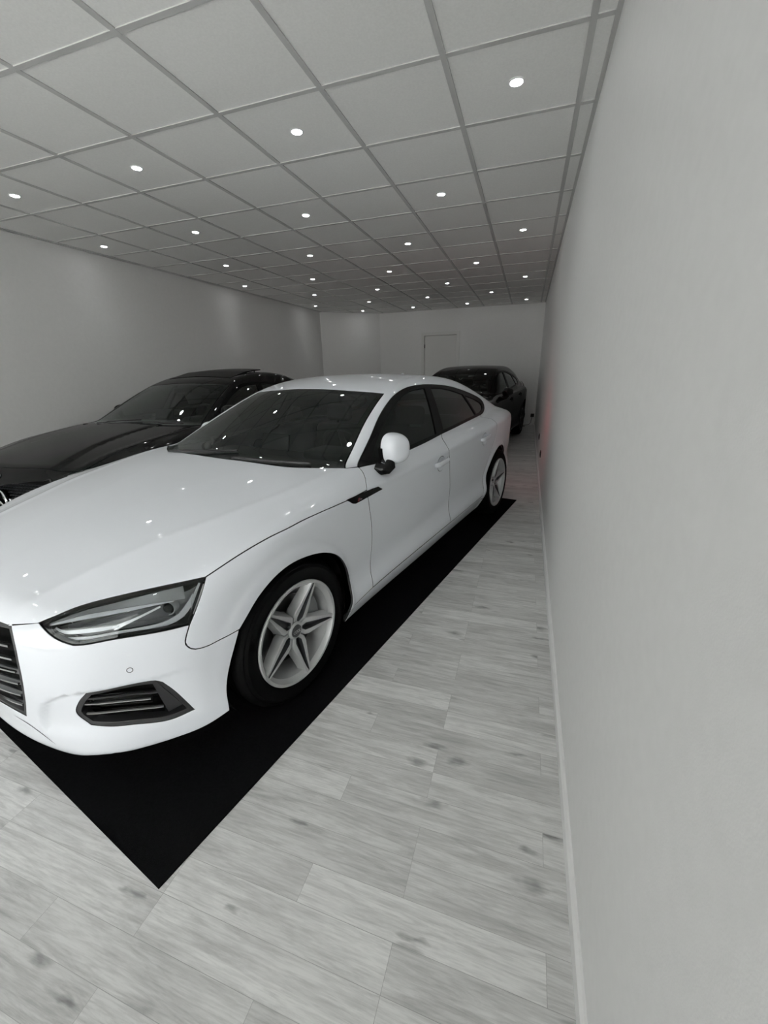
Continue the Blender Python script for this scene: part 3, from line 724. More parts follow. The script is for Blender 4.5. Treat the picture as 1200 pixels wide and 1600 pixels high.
# ------------------------------------------------------------------ seats, dash and wheel seen through the glass
def rbox(name, dims, material, parent, bevel=.03, rot=None, piv=None):
    bm = bmesh.new(); box(bm, *dims)
    bmesh.ops.bevel(bm, geom=list(bm.edges), offset=bevel, segments=4, affect='EDGES', profile=.5, clamp_overlap=True)
    if rot: bmesh.ops.rotate(bm, verts=bm.verts, cent=piv, matrix=Matrix.Rotation(rot, 3, 'Y'))
    return obj(name, bm, material, parent, smooth=True)
def interior(root, dx=0, dz=0, sw=1, k=1.0):
    """dx, dz shift the cabin"""
    L = M['leather']
    def X(v): return dx+v*k
    rbox('dashboard', (X(-1.02), X(-.46), -.66, .66, .58+dz, .885+dz), L, root, .05)
    rbox('instrument_hood', (X(-1.06), X(-.82), .22, .54, .86+dz, .935+dz), L, root, .03)
    rbox('display', (X(-.835), X(-.815), -.13, .11, .915+dz, 1.02+dz), M['screen'], root, .006, rot=-.25, piv=(X(-.83), 0, .92+dz))
    bm = bmesh.new(); R = .18; c = Vector((X(-1.12), .36*sw, .885+dz)); nx = Vector((-.90, 0, .42)).normalized(); uu = Vector((0, 1, 0)); vv = nx.cross(uu)
    pts = [c+uu*R*math.cos(a)+vv*R*math.sin(a) for a in np.linspace(0, 2*PI, 41)]; tube(bm, pts, .014, 8, cap=False)
    for a in (0, PI, PI*1.5): tube(bm, [c, c+uu*R*math.cos(a)+vv*R*math.sin(a)], [.03, .012], 8)
    tube(bm, [c+nx*.02, c-nx*.05], [.05, .06], 16); tube(bm, [c-nx*.03, c-nx*.3], .03, 8)
    obj('steering_wheel', bm, L, root, smooth=True)
    for sx, nm in ((-1.80, 'front'), (-2.62, 'rear')):
        for y in ((-.37, .37) if nm == 'front' else (-.36, .36)):
            w_ = .25 if nm == 'front' else .28
            rbox('seat_cushion', (X(sx)-.02, X(sx)+.50, y-w_, y+w_, .28+dz, .46+dz), L, root, .06)
            s_ = rbox('seat_backrest', (X(sx)-.12, X(sx)+.02, y-w_, y+w_, .40+dz, .98+dz), L, root, .06, rot=-.30, piv=(X(sx), 0, .42+dz))
            rbox('headrest', (X(sx)-.245, X(sx)-.15, y-.13, y+.13, .965+dz, 1.115+dz), L, root, .04)
    rbox('rear_view_mirror', (X(-1.155), X(-1.13), -.12, .12, 1.165+dz, 1.225+dz), M['plastic'], root, .01)
    rbox('centre_console', (X(-1.9), X(-.8), -.12, .12, .2+dz, .56+dz), L, root, .04)
    boxo('cabin_floor', (X(-3.0), X(-.35), -.72, .72, .17, .20), M['dark'], root)
    boxo('bulkhead', (X(-.44), X(-.42), -.70, .70, .20, .90+dz), M['dark'], root)
    boxo('boot_cover', (X(-3.5), X(-2.8), -.60, .60, .86+dz, .88+dz), L, root)
def undertray(root, xf, xr, cf, cr, ra, w=.80):
    bm = bmesh.new(); z0, z1 = .145, .20
    box(bm, cf-ra, cr+ra, -w, w, z0, z1); box(bm, xr, xf, -.55, .55, z0+.001, z1-.001)
    box(bm, cf+ra, xf-.06, -.62, .62, z0+.002, z1-.002); box(bm, xr+.06, cr-ra, -.70, .70, z0+.002, z1-.002)
    obj('undertray', bm, M['dark'], root)
def wing_mirror(root, c, paint, a=.125, h=.080, d=.060, fold=False, other=(0, 0, 0)):
    """shell with its dome on the side away from the glass; folded mirrors lie along the door"""
    nu, nv = 36, 20; ang = math.radians(66) if fold else math.radians(8)
    px = Vector((math.cos(ang), math.sin(ang), 0)); wy = Vector((-math.sin(ang), math.cos(ang), 0)); zz = Vector((0, 0, 1)); c = Vector(c)
    if fold: wy = -wy      # hinge end at the front
    def P(u, v, k=1.0):
        r = math.sin(min(v, 1)*PI*.5)**.62; e = 2.6; cu, su = math.cos(u), math.sin(u); q = (abs(cu)**e+abs(su)**e)**(-1/e)*k
        w_ = a*cu*q*r; z = h*su*q*r; o = cu*q*r*(-1 if fold else 1)      # +1 at the outer end
        z *= 1-.20*o if su < 0 else 1-.10*o
        z -= .012*o*(1 if su < 0 else 0)
        x = d*max(0, math.cos(min(v, 1)*PI*.5))**.8-(.030*v**2)
        return c+px*x+wy*w_+zz*z
    bm = bmesh.new(); rings = [[bm.verts.new(P(2*PI*i/nu, .03+.97*j/nv)) for i in range(nu)] for j in range(nv+1)]
    for p, q in zip(rings[:-1], rings[1:]):
        for i in range(nu): bm.faces.new((p[i], p[(i+1) % nu], q[(i+1) % nu], q[i]))
    bm.faces.new(rings[0])
    ri = [bm.verts.new(P(2*PI*i/nu, 1, .93)-px*.004) for i in range(nu)]; last = rings[-1]
    for i in range(nu): bm.faces.new((last[i], last[(i+1) % nu], ri[(i+1) % nu], ri[i]))
    bm.faces.new(ri)
    o = obj('wing_mirror', bm, paint, root, smooth=True, angle=50); kids = []
    bm = bmesh.new(); bm.faces.new([bm.verts.new(P(2*PI*i/nu, 1, .86)-px*.0055) for i in range(nu)]); kids.append(obj('mirror_glass', bm, M['chrome'], o))
    # black lower shell and foot
    bm = bmesh.new(); n = 20
    A_ = [bm.verts.new(P(PI+PI*i/n, .93, 1.0)+zz*-.003+px*.004) for i in range(n+1)]; B_ = [bm.verts.new(P(PI+PI*i/n, 1, 1.015)+zz*-.004-px*.022) for i in range(n+1)]; D_ = [bm.verts.new(P(PI+PI*i/n, 1, .80)-px*.024) for i in range(n+1)]
    for U, V in ((A_, B_), (B_, D_)):
        for i in range(n): bm.faces.new((U[i], U[i+1], V[i+1], V[i]))
    kids.append(obj('lower_trim', bm, M['gloss_black'], o, smooth=True))
    hx = c+wy*(a*.45 if fold else -a*.6)-zz*h*.80
    if fold: hx = c+Vector((.055, -.012, -h*1.0))
    f = Vector((c.x+.085, .855, c.z-.095)); bm = bmesh.new(); tube(bm, [f, f+Vector((.0, .030, -.004)), (f+hx)/2+Vector((0, .025, -.010)), hx+Vector((0, .004, 0)), hx+Vector((-.01, 0, .03))], [.034, .032, .028, .030, .022], 16)
    kids.append(obj('mirror_foot', bm, M['gloss_black'], o, smooth=True, angle=60))
    m2 = mirror_obj(o); m2.location = Vector(other)
    for ch in kids: mirror_obj(ch, m2)
    return o
def door_handle(root, chart, p0, p1, paint, h=.017, out=.026):
    """bar handle over a dished recess; p0 front end, p1 rear end"""
    c = curve([p0, p1], .01, False); n = len(c); P, Nn = chart.xyz(chart.uv(c)); t = np.linspace(0, 1, n)
    lift = out*np.clip(np.minimum(t, 1-t)/.16, 0, 1)**.6
    mid = P+Nn*(lift[:, None]-.004); T = np.gradient(mid, axis=0); T /= np.linalg.norm(T, axis=1, keepdims=True); S_ = np.cross(T, Nn); S_ /= np.linalg.norm(S_, axis=1, keepdims=True)
    hh = h*np.clip(np.minimum(t, 1-t)/.10+.45, 0, 1)**.7; m_ = 14; V = []
    for i in range(n):
        for k in range(m_):
            a = 2*PI*k/m_; V.append(mid[i]+S_[i]*hh[i]*math.copysign(abs(math.cos(a))**.8, math.cos(a))+Nn[i]*.0095*math.copysign(abs(math.sin(a))**.8, math.sin(a)))
    F = [(i*m_+k, i*m_+(k+1) % m_, (i+1)*m_+(k+1) % m_, (i+1)*m_+k) for i in range(n-1) for k in range(m_)]+[tuple(range(m_))[::-1], tuple((n-1)*m_+k for k in range(m_))]
    bm = bmesh.new(); vs = [bm.verts.new(v) for v in V]; [bm.faces.new([vs[i] for i in f]) for f in F]
    return obj('door_handle', bm, paint, root, smooth=True, angle=60)
def ellipse_loop(chart, c, rx, rz, n=36):
    return chart.uv([(c[0]+rx*math.cos(a), c[1], c[2]+rz*math.sin(a)) for a in np.linspace(0, 2*PI, n, endpoint=False)])
def dish(name, chart, loop, depth, material, parent, mirror=True):
    cc = loop.mean(0); rr = np.abs(loop-cc).max(0)
    f = lambda uv: depth*np.clip(1-(((uv-cc)/rr)**2).sum(1), 0, 1)**.6
    return panel(name, chart, loop, material, parent, off=f, step=.01, gap=-.001, flange=.004, free=True, bev=.0005, mirror=mirror)
def text_mesh(s, size, depth, material):
    cu = bpy.data.curves.new('t', 'FONT'); cu.body = s; cu.size = size; cu.extrude = depth; cu.align_x = 'LEFT'
    o = bpy.data.objects.new('t', cu); COL.objects.link(o); dg = bpy.context.evaluated_depsgraph_get(); me = bpy.data.meshes.new_from_object(o.evaluated_get(dg))
    bpy.data.objects.remove(o); me.materials.clear(); me.materials.append(material); return me
def plane_on(chart, p, up=(0, 0, 1), lift=0.0):
    P, Nn = chart.xyz(chart.uv([p])); n = Vector(Nn[0]); x = Vector(up).cross(n).normalized(); y = n.cross(x)
    m_ = Matrix(((x.x, y.x, n.x, 0), (x.y, y.y, n.y, 0), (x.z, y.z, n.z, 0), (0, 0, 0, 1))); m_.translation = Vector(P[0])+n*lift
    return m_

def build_car(A, WA, PW, mp, PP):
    global QUAL
    CC, CF, CR = Chart(A, 'C', 0, mp), Chart(A, 'F', 0, mp), Chart(A, 'R', -2.9, mp)
    WBA = 2.824; WBB = A.WB
    # outlines, in metres in the car's own frame (x forward from the front axle, y left, z up)
    hl_top = [(.742,.563,.699),(.701,.600,.716),(.635,.640,.732),(.530,.725,.745),(.360,.855,.754)]
    hl_rear = [(.360,.855,.754),(.448,.861,.619)]
    hl_low = [(.448,.861,.619),(.518,.824,.623),(.624,.744,.632),(.677,.690,.630),(.705,.668,.634)]
    hl_in = [(.705,.668,.634),(.722,.648,.647),(.735,.617,.666),(.742,.563,.699)]
    hood_front = [(.846,0,.690),(.828,.25,.690),(.790,.470,.690)]
    hood_lamp = [(.790,.470,.690),(.742,.563,.699)]
    hood_cut = [(.360,.855,.754),(.228,.878,.790),(.109,.891,.810),(.006,.901,.818),(-.115,.906,.826),(-.387,.911,.826)]
    hood_back = [(-.387,.911,.826),(-.548,.905,.832)]
    door_top = [(-.548,.905,.832),(-.585,.86,.885),(-.615,.803,.921)]
    ws_base = [(0-.368,0,.945),(-.372,.149,.944),(-.405,.518,.940),(-.548,.766,.924)]
    ws_side = [(-.548,.766,.924),(-.700,.716,1.0),(-.895,.654,1.098),(-1.08,.612,1.185),(-1.253,.579,1.257)]
    ws_top = [(-1.253,.579,1.257),(-1.225,.40,1.272),(-1.212,.268,1.279),(-1.205,0,1.283)]
    win_up = [(-.620,.798,.922),(-.827,.745,1.035),(-1.021,.691,1.139),(-1.191,.658,1.215),(-1.311,.644,1.255),(-1.455,.637,1.284),(-1.622,.638,1.293),(-1.762,.639,1.292),(-2.016,.643,1.276),(-2.225,.648,1.252),(-2.435,.657,1.216),(-2.658,.664,1.170),(-2.84,.673,1.122),(-2.905,.690,1.078),(-2.872,.715,1.030),(-2.780,.735,1.000),(-2.647,.751,.988)]
    win_low_r = [(-2.647,.751,.988),(-2.238,.784,.980),(-1.919,.803,.968),(-1.662,.812,.957)]
    win_low_f = [(-1.662,.812,.957),(-1.45,.82,.944),(-1.239,.823,.933),(-.834,.824,.917),(-.620,.798,.918)]
    rdoor_rear = [(-2.647,.751,.988),(-2.665,.84,.93),(-2.65,.89,.84),(-2.60,.90,.75),(-2.50,.90,.62),(-2.425,.90,.48),(-2.40,.89,.30)]
    rdoor_low = [(-2.40,.89,.30),(-2.0,.89,.285),(-1.672,.89,.279)]
    b_gap = [(-1.662,.812,.957),(-1.595,.884,.875),(-1.618,.893,.76),(-1.640,.896,.661),(-1.680,.883,.493),(-1.674,.885,.345),(-1.672,.89,.279)]
    fdoor_low = [(-1.672,.89,.279),(-1.073,.889,.268),(-.585,.893,.258)]
    a_gap = [(-.585,.893,.258),(-.589,.885,.329),(-.606,.883,.450),(-.595,.897,.622),(-.573,.903,.723),(-.548,.905,.832)]
    f_arch = [(-.352,.897,.232),(-.388,.891,.318),(-.387,.886,.423),(-.301,.901,.560),(-.181,.909,.634),(-.035,.914,.669),(.085,.914,.664),(.194,.909,.614),(.293,.897,.520)]
    f_arch_low = [(.293,.897,.520),(.343,.882,.393),(.368,.873,.30),(.372,.873,.203)]
    bf_gap = [(.293,.897,.520),(.356,.887,.517),(.410,.872,.514),(.452,.860,.524),(.470,.853,.551),(.466,.855,.577),(.448,.861,.619)]
    bump_low = [(.372,.873,.203),(.469,.834,.178),(.548,.783,.170),(.642,.711,.162),(.70,.62,.135),(.765,.48,.112),(.81,.25,.115),(.825,0,.118)]
    grille_side = [(.784,.478,.688),(.790,.498,.655),(.797,.510,.599),(.806,.500,.510),(.814,.462,.409),(.816,.408,.318)]
    grille_low = [(.816,.408,.318),(.842,.281,.338),(.856,0,.345)]
    fog_up = [(.716,.667,.449),(.639,.741,.455),(.575,.792,.444),(.549,.804,.427)]
    fog_out = [(.549,.804,.427),(.522,.817,.374),(.481,.834,.272)]
    fog_low = [(.481,.834,.272),(.549,.789,.262),(.633,.727,.280),(.684,.680,.288),(.724,.632,.302)]
    fog_in = [(.724,.632,.302),(.745,.611,.358),(.735,.635,.41),(.716,.667,.449)]
    rar = arch(-WBA, .352, -16, 195, .89, .325, 30)
    hatch = [(-3.70,.69,.96),(-3.60,.66,1.0),(-3.35,.635,1.03),(-3.1,.62,1.085),(-2.88,.60,1.15),(-2.68,.575,1.205),(-2.60,.52,1.25),(-2.565,.30,1.28),(-2.56,0,1.295)]
    tl_top = [(-3.42,.845,.86),(-3.55,.80,.915),(-3.70,.69,.96)]
    rbump = [(-3.11,.9,.53),(-3.30,.87,.60),(-3.50,.80,.68),(-3.68,.68,.735),(-3.79,.45,.765),(-3.82,0,.77)]

    bon = panel('bonnet', CC, sym(CC, [hood_front, hood_lamp, hl_top, hood_cut, hood_back, door_top, ['~', (-.615,.803,.921), (-.548,.766,.924)], ws_base[::-1]]), PW, WA, step=.016, gap=.0026)
    rc = curve(rbump, .01); ka = int(np.argmin(np.abs(rc[:, 0]+3.50)))
    side_loop = [ws_top[::-1], ws_side[::-1], ['~', (-.548,.766,.924), (-.620,.798,.922)], win_up, rdoor_rear, ['~', (-2.40,.89,.30), (-2.398,.89,.262), (-2.465,.88,.250)],
                 arch(-WBA, .352, 12-14, 145, .89, .325, 26)[0:1]+arch(-WBA, .352, 0, 145, .89, .325, 26)]
    a0 = arch(-WBA, .362, -12, 146, .89, .325, 30)      # from the front foot of the rear arch over to the bumper joint
    side_loop = [ws_top[::-1], ws_side[::-1], ['~', (-.548,.766,.924), (-.620,.798,.922)], win_up, rdoor_rear, ['~', (-2.40,.89,.30), (-2.40,.89,.262), a0[0]], a0, [a0[-1]]+[tuple(q) for q in rc[8:ka+1:6]]+[(-3.50,.80,.68)],
                 ['~', (-3.50,.80,.68), (-3.52,.82,.80)], ['~', (-3.52,.82,.80), (-3.42,.845,.86)], tl_top, hatch]
    panel('body_side_and_roof', CC, sym(CC, side_loop, .018), PW, WA, step=.018)
    wsl = sym(CC, [ws_base, ws_side, ws_top])
    panel('windscreen', CC, wsl, PP['glass'], WA, step=.03, off=.003, gap=.003, flange=.004)
    panel('windscreen_border', CC, wsl, M['gloss_black'], WA, holes=[shrink_poly(wsl, .030)], step=.02, off=.0075, gap=.0, flange=.004)
    # doors, wings, sill
    hf = ellipse_loop(CC, (-1.468, .9, .782), .060, .048); hr = ellipse_loop(CC, (-2.335, .9, .820), .060, .046)
    fdl = outline(CC, [door_top[::-1] if 0 else win_low_f[::-1], b_gap, fdoor_low, a_gap, door_top])
    dr = panel('front_door', CC, fdl, PW, WA, holes=[hf], mirror=True)
    rdl = outline(CC, [win_low_r[::-1], rdoor_rear, rdoor_low, b_gap[::-1]])
    rd = panel('rear_door', CC, rdl, PW, WA, holes=[hr], mirror=True)
    for prt, loop, e0, e1 in ((dr, hf, (-1.365, .9, .788), (-1.572, .9, .800)), (rd, hr, (-2.235, .9, .826), (-2.442, .9, .838))):
        for k, o in enumerate(dish('handle_recess', CC, loop, .026, PW, None)): o.parent = prt[k]
        h0 = door_handle(None, CC, e0, e1, PW); h0.parent = prt[0]; mirror_obj(h0, prt[1])
    wing_low = ['~', (-.585,.893,.258), (-.45,.895,.245), (-.352,.897,.232)]
    panel('front_wing', CC, outline(CC, [hood_cut, hood_back, a_gap[::-1], wing_low, f_arch, bf_gap, hl_rear[::-1]]), PW, WA, mirror=True, gap=.0034)
    sill = outline(CC, [['~', (-.352,.897,.232), (-.45,.895,.245), (-.585,.893,.258)], fdoor_low[::-1], rdoor_low[::-1], ['~', (-2.40,.89,.30), (-2.40,.89,.262), a0[0], (-2.47,.86,.17), (-2.44,.80,.118)], ['~', (-2.44,.80,.118), (-.40,.80,.118)], ['~', (-.40,.80,.118), (-.345,.87,.17), (-.352,.897,.232)]])
    panel('side_sill', CC, sill, PW, WA, mirror=True)
    # side windows: one black surround, three panes
    wl = outline(CC, [win_up, win_low_r, win_low_f])
    gF = [(-.765,.792,.950),(-.87,.76,1.02),(-1.005,.731,1.100),(-1.155,.70,1.172),(-1.288,.681,1.221),(-1.40,.665,1.250),(-1.52,.657,1.264),(-1.690,.657,1.270)]
    gFl = outline(CC, [gF, ['~', (-1.690,.657,1.270), (-1.575,.812,.968)], [(-1.575,.812,.968),(-1.166,.816,.949),(-.90,.81,.938)], [(-.90,.81,.938),(-.82,.80,.936),(-.765,.792,.950)]])
    gRl = outline(CC, [[(-1.790,.658,1.268),(-1.98,.66,1.257),(-2.155,.668,1.236),(-2.385,.680,1.190)], ['~', (-2.385,.680,1.190), (-2.515,.755,1.002)], [(-2.515,.755,1.002),(-2.2,.78,.995),(-1.798,.801,.979),(-1.705,.808,.974)], ['~', (-1.705,.808,.974), (-1.790,.658,1.268)]])
    gQl = outline(CC, [[(-2.425,.685,1.182),(-2.55,.69,1.158),(-2.68,.691,1.126),(-2.80,.695,1.085)], [(-2.80,.695,1.085),(-2.82,.71,1.06),(-2.79,.725,1.035),(-2.70,.74,1.015)], ['~', (-2.70,.74,1.015), (-2.548,.755,1.010)], ['~', (-2.548,.755,1.010), (-2.425,.685,1.182)]])
    sw_ = panel('window_surround', CC, wl, M['gloss_black'], WA, holes=[gFl, gRl, gQl], step=.015, gap=.001, off=-.0012, flange=.010, mirror=True)
    for nm, L_ in (('front_door_glass', gFl), ('rear_door_glass', gRl), ('quarter_glass', gQl)):
        for k, o in enumerate(panel(nm, CC, L_, PP['side_glass'], None, step=.025, gap=-.002, off=.006, flange=.002, mirror=True)): o.parent = sw_[k]
    # front bumper with openings for the grille and the side intakes
    fogl = outline(CF, [fog_up, fog_out, fog_low, fog_in], .012)
    Ghalf = [hood_front[::-1] if 0 else ['~', (.784,.478,.688), (.790,.470,.690)]]
    bump_half = [grille_low[::-1], grille_side[::-1], ['~', (.784,.478,.688), (.790,.480,.689)], ['~', (.790,.480,.689), (.742,.563,.699)], hl_in[::-1], hl_low[::-1], bf_gap[::-1], f_arch_low, bump_low]
    bl = sym(CF, bump_half, .014)
    fogr = fogl.copy(); fogr[:, 0] *= -1
    panel('front_bumper', CF, bl, PW, WA, holes=[fogl, fogr[::-1]], step=.014, gap=.0030)
    gl = sym(CF, [hood_front, ['~', (.790,.470,.690), (.784,.478,.688)], grille_side, grille_low[:1]+grille_low], .014) if 0 else sym(CF, [[(.846,0,.690),(.828,.25,.690),(.784,.478,.688)], grille_side, grille_low], .014)
    gr = panel('radiator_grille', CF, gl, M['dark'], WA, step=.03, off=.055, gap=.0, flange=.01)[0]
    panel('grille_frame', CF, gl, M['plastic'], gr, holes=[shrink_poly(gl, .012)], step=.014, off=.004, gap=.001, flange=.05)
    for z in ((.655, .628, .580, .528, .475, .418, .362) if PP['white'] else ()):
        ye = np.interp(z, [.318, .409, .51, .599, .655, .69], [.395, .448, .486, .496, .484, .46])
        pts = [(.85, y, z-.012*(1-(y/.5)**2)) for y in np.linspace(-ye, ye, 15)]
        if z == .655: continue
        sl = ribbon('grille_slat', CF, pts, .0062, M['chrome'], gr, off=.014, thick=.006)
        ribbon('grille_slat', CF, [(p[0], p[1], p[2]-.017) for p in pts], .022, M['lamp_grey'] if z < .57 else M['dark'], gr, off=.030, thick=.004)
    # side intakes
    for sg in (1, -1):
        L_ = fogl if sg == 1 else fogr[::-1]
        f = panel('side_intake', CF, L_, M['plastic'], WA, holes=[shrink_poly(L_, .013)], step=.012, off=.003, gap=.0005, flange=.055)[0]
        panel('intake_mesh', CF, L_, M['dark'], f, step=.03, off=.052, gap=0, flange=.002)
        for pts, mm, th in (([(.717,.624,.388),(.648,.700,.381),(.575,.757,.362)], 'chrome', .0036), ([(.726,.600,.345),(.646,.697,.340),(.548,.771,.315)], 'chrome', .0036), ([(.715,.630,.412),(.639,.710,.406),(.540,.784,.380)], 'plastic', .007)):
            pts = [(a_, b_*sg, c_) for a_, b_, c_ in pts]
            ribbon('intake_slat', CF, pts, th, M['badge_silver'] if mm == 'chrome' else M['plastic'], f, off=.016, thick=.006)
            ribbon('intake_slat', CF, [(p[0], p[1], p[2]-.020) for p in pts], .030, M['gloss_black'], f, off=.034, thick=.003)
        ribbon('intake_fin', CF, [(.575,.80*sg,.435), (.53,.81*sg,.30)], [.012, .05], M['plastic'], f, off=.012, thick=.01)
    if PP['white']: ribbon('lip_slit', CF, [(.828,.33,.292),(.816,.381,.278),(.801,.429,.247),(.781,.474,.200)], [.001, .005, .005, .001], M['dark'], WA, off=-.0006, mirror=True)
    for sg in ((1, -1) if PP['white'] else ()):
        bm = bmesh.new(); lathe(bm, [(.0078, 0), (.0088, .0012), (.0098, 0)], 28, axis='z'); lathe(bm, [(.0001, .0006), (.0072, .0006), (.0076, -.001)], 28, axis='z'); o = obj('parking_sensor', bm, [PW], WA, smooth=True)
        bm = bmesh.new(); lathe(bm, [(.0076, .0004), (.0088, .0014), (.0096, .0004)], 28, axis='z'); o2 = obj('sensor_ring', bm, M['seal_shade'], o, smooth=True)
        o.matrix_basis = plane_on(CF, (.614, .763*sg, .515), lift=.0003)
    # headlamps
    hll = outline(CF, [hl_top, hl_rear, hl_low[:1]+hl_low[1:], hl_in], .01)
    for sg in (1, -1):
        L_ = hll.copy()
        if sg < 0: L_[:, 0] *= -1; L_ = L_[::-1]
        hp = panel('headlamp', CF, L_, M['lens'], WA, step=.02, gap=.004, off=.001, flange=.004)[0]
        panel('lamp_bezel', CF, L_, M['gloss_black'], hp, holes=[shrink_poly(L_, .009)], step=.01, off=.004, gap=.002, flange=.05)
        panel('lamp_housing', CF, L_, M['lamp_silver'], hp, step=.02, off=.058, gap=.0, flange=.003)
        Y = lambda pts: [(a_, b_*sg, c_) for a_, b_, c_ in pts]
        ribbon('upper_reflector', CF, Y([(.725,.560,.690),(.676,.600,.704),(.635,.638,.714),(.549,.716,.722),(.492,.762,.724),(.42,.815,.722)]), [.004, .012, .020, .028, .036, .046], M['lamp_silver'], hp, off=.016, thick=.003)
        ribbon('lamp_cavity', CF, Y([(.690,.605,.684),(.640,.650,.684),(.575,.712,.682),(.520,.757,.677),(.455,.805,.672)]), [.010, .018, .028, .044, .054], M['lamp_grey'], hp, off=.042, thick=.004)
        ribbon('upper_reflector', CF, Y([(.718,.553,.684),(.676,.588,.694),(.635,.625,.699),(.586,.674,.704),(.549,.708,.706),(.492,.757,.707),(.448,.795,.704)]), [.006, .011, .015, .019, .019, .016, .013], M['light_guide'], hp, off=.022, thick=.004)
        ribbon('daytime_light_guide', CF, Y([(.723,.549,.682),(.720,.583,.665),(.712,.611,.650),(.699,.630,.643),(.644,.678,.633),(.583,.740,.635),(.525,.783,.632),(.490,.805,.634),(.453,.825,.646),(.421,.836,.676),(.400,.838,.706)]), [.006, .009, .012, .016, .017, .016, .014, .014, .018, .020, .010], M['light_guide'], hp, off=.024, thick=.006)
        ribbon('daytime_light_guide', CF, Y([(.705,.578,.681),(.699,.611,.667),(.654,.667,.663),(.586,.717,.655)]), [.005, .012, .013, .010], M['light_guide'], hp, off=.030, thick=.004)
        ribbon('inner_blade', CF, Y([(.600,.708,.652),(.548,.749,.672),(.489,.782,.694)]), [.014, .007, .006], M['reflector'], hp, off=.030, thick=.004)
        ribbon('side_reflector', CF, Y([(.415,.835,.640),(.398,.845,.69),(.375,.850,.738)]), [.016, .030, .018], M['reflector'], hp, off=.014, thick=.003)
        P_, N_ = CF.xyz(CF.uv([(.474,.800*sg,.680)])); c_ = Vector(P_[0])-Vector(N_[0])*.036
        bm = bmesh.new(); lathe(bm, [(.0001, .014), (.008, .0125), (.014, .008), (.0185, .0), (.021, .0), (.022, -.008)], 32, axis='z'); pj_ = obj('projector_lens', bm, M['gloss_black'], hp, smooth=True)
        dr_ = Vector((.80, .42*sg, 0)).normalized(); xx = Vector((0, 0, 1)).cross(dr_).normalized(); pj_.matrix_basis = Matrix.Translation(c_) @ Matrix(((xx.x, 0, dr_.x, 0), (xx.y, 0, dr_.y, 0), (0, 1, 0, 0), (0, 0, 0, 1)))
        bm = bmesh.new(); lathe(bm, [(.0215, .004), (.025, .006), (.027, -.002), (.027, -.02)], 32, axis='z'); pr = obj('projector_ring', bm, M['reflector'], hp, smooth=True); pr.matrix_basis = pj_.matrix_basis.copy()
    if PP['white']:
        # badge blade across wing and door
        bld = outline(CC, [['~', (-.372,.910,.829), (-.60,.906,.826), (-.655,.905,.822)], ['~', (-.655,.905,.822), (-.697,.903,.800)], ['~', (-.697,.903,.800), (-.50,.906,.793), (-.445,.908,.792)], ['~', (-.445,.908,.792), (-.42,.908,.799), (-.372,.910,.829)]], .01)
        bp_ = panel('badge_blade', CC, bld, M['gloss_black'], WA, step=.01, off=-.0035, gap=0, flange=.004, mirror=True)
        mm_ = plane_on(CC, (-.470, .909, .806), lift=.0042)
        bm = bmesh.new(); vs = [bm.verts.new(v) for v in ((-.011, -.007, 0), (.003, -.007, 0), (.011, .008, 0), (-.003, .008, 0))]; bm.faces.new(vs); o = obj('red_rhombus', bm, M['red'], bp_[0]); o.matrix_basis = mm_
        for s_, dx_, z_ in (('S', .004, .0165), ('line', .018, .0115)):
            me = text_mesh(s_, z_, .0003, M['badge_silver']); o = link('badge_letters', me, bp_[0]); o.matrix_basis = mm_ @ Matrix.Translation((dx_-.008, -.005, .0006)) @ Matrix.Rotation(0, 4, 'Z')
    # joints between the panels
    for pts in (hood_cut+hood_back[1:]+door_top[1:], a_gap, b_gap, rdoor_rear, fdoor_low, rdoor_low, wing_low[1:], bf_gap): ribbon('joint_seal', CC, pts, .016, M['seal_shade'], WA, off=.011, mirror=True, step=.03)
    for pts in (hood_front+hood_lamp[1:], hl_top): ribbon('joint_seal', CF, pts, .016, M['seal_shade'], WA, off=.012, mirror=True, step=.03)
    # rear end
    rbl = sym(CR, [rbump[::-1], a0[::-1][:0]+[(-3.11,.9,.53),(-3.165,.89,.44),(-3.185,.88,.33),(-3.175,.88,.24)], [(-3.175,.88,.24),(-3.4,.83,.18),(-3.68,.6,.16),(-3.78,0,.16)]], .02)
    panel('rear_bumper', CR, rbl, PW, WA, step=.022)
    tgl = sym(CR, [[(-3.42,0,1.08),(-3.41,.30,1.07),(-3.37,.60,1.04)], ['~', (-3.37,.60,1.04), (-3.60,.655,1.0), (-3.70,.69,.96)], ['~', (-3.70,.69,.96), (-3.79,.42,.95)], ['~', (-3.79,.42,.95), (-3.80,.42,.85)], ['~', (-3.80,.42,.85), (-3.73,.64,.82)], ['~', (-3.73,.64,.82), (-3.68,.68,.74)], [(-3.68,.68,.74),(-3.79,.45,.77),(-3.82,0,.775)]], .02)
    panel('tailgate', CR, tgl, PW, WA, step=.022)
    tll = outline(CR, [tl_top, ['~', (-3.70,.69,.96), (-3.79,.42,.95)], ['~', (-3.79,.42,.95), (-3.80,.42,.85)], ['~', (-3.80,.42,.85), (-3.73,.64,.82)], [(-3.73,.64,.82),(-3.66,.72,.78),(-3.52,.82,.80)], ['~', (-3.52,.82,.80), (-3.42,.845,.86)]])
    tlo = panel('tail_lamp', CR, tll, PP['tail_mat'], WA, step=.02, off=.001, mirror=True)
    for k, o in enumerate(panel('lamp_backing', CR, tll, M['dark'], None, step=.03, off=.022, gap=-.004, flange=.0, mirror=True)): o.parent = tlo[k]
    panel('rear_window', CC, sym(CC, [hatch[::-1][:1]+[(-2.565,.30,1.28),(-2.60,.52,1.25),(-2.68,.575,1.205),(-2.88,.60,1.15),(-3.1,.62,1.085),(-3.35,.62,1.04)], [(-3.35,.62,1.04),(-3.41,.30,1.07),(-3.42,0,1.08)]], .02), M['dark_glass'], WA, step=.03, off=.003, flange=.004)
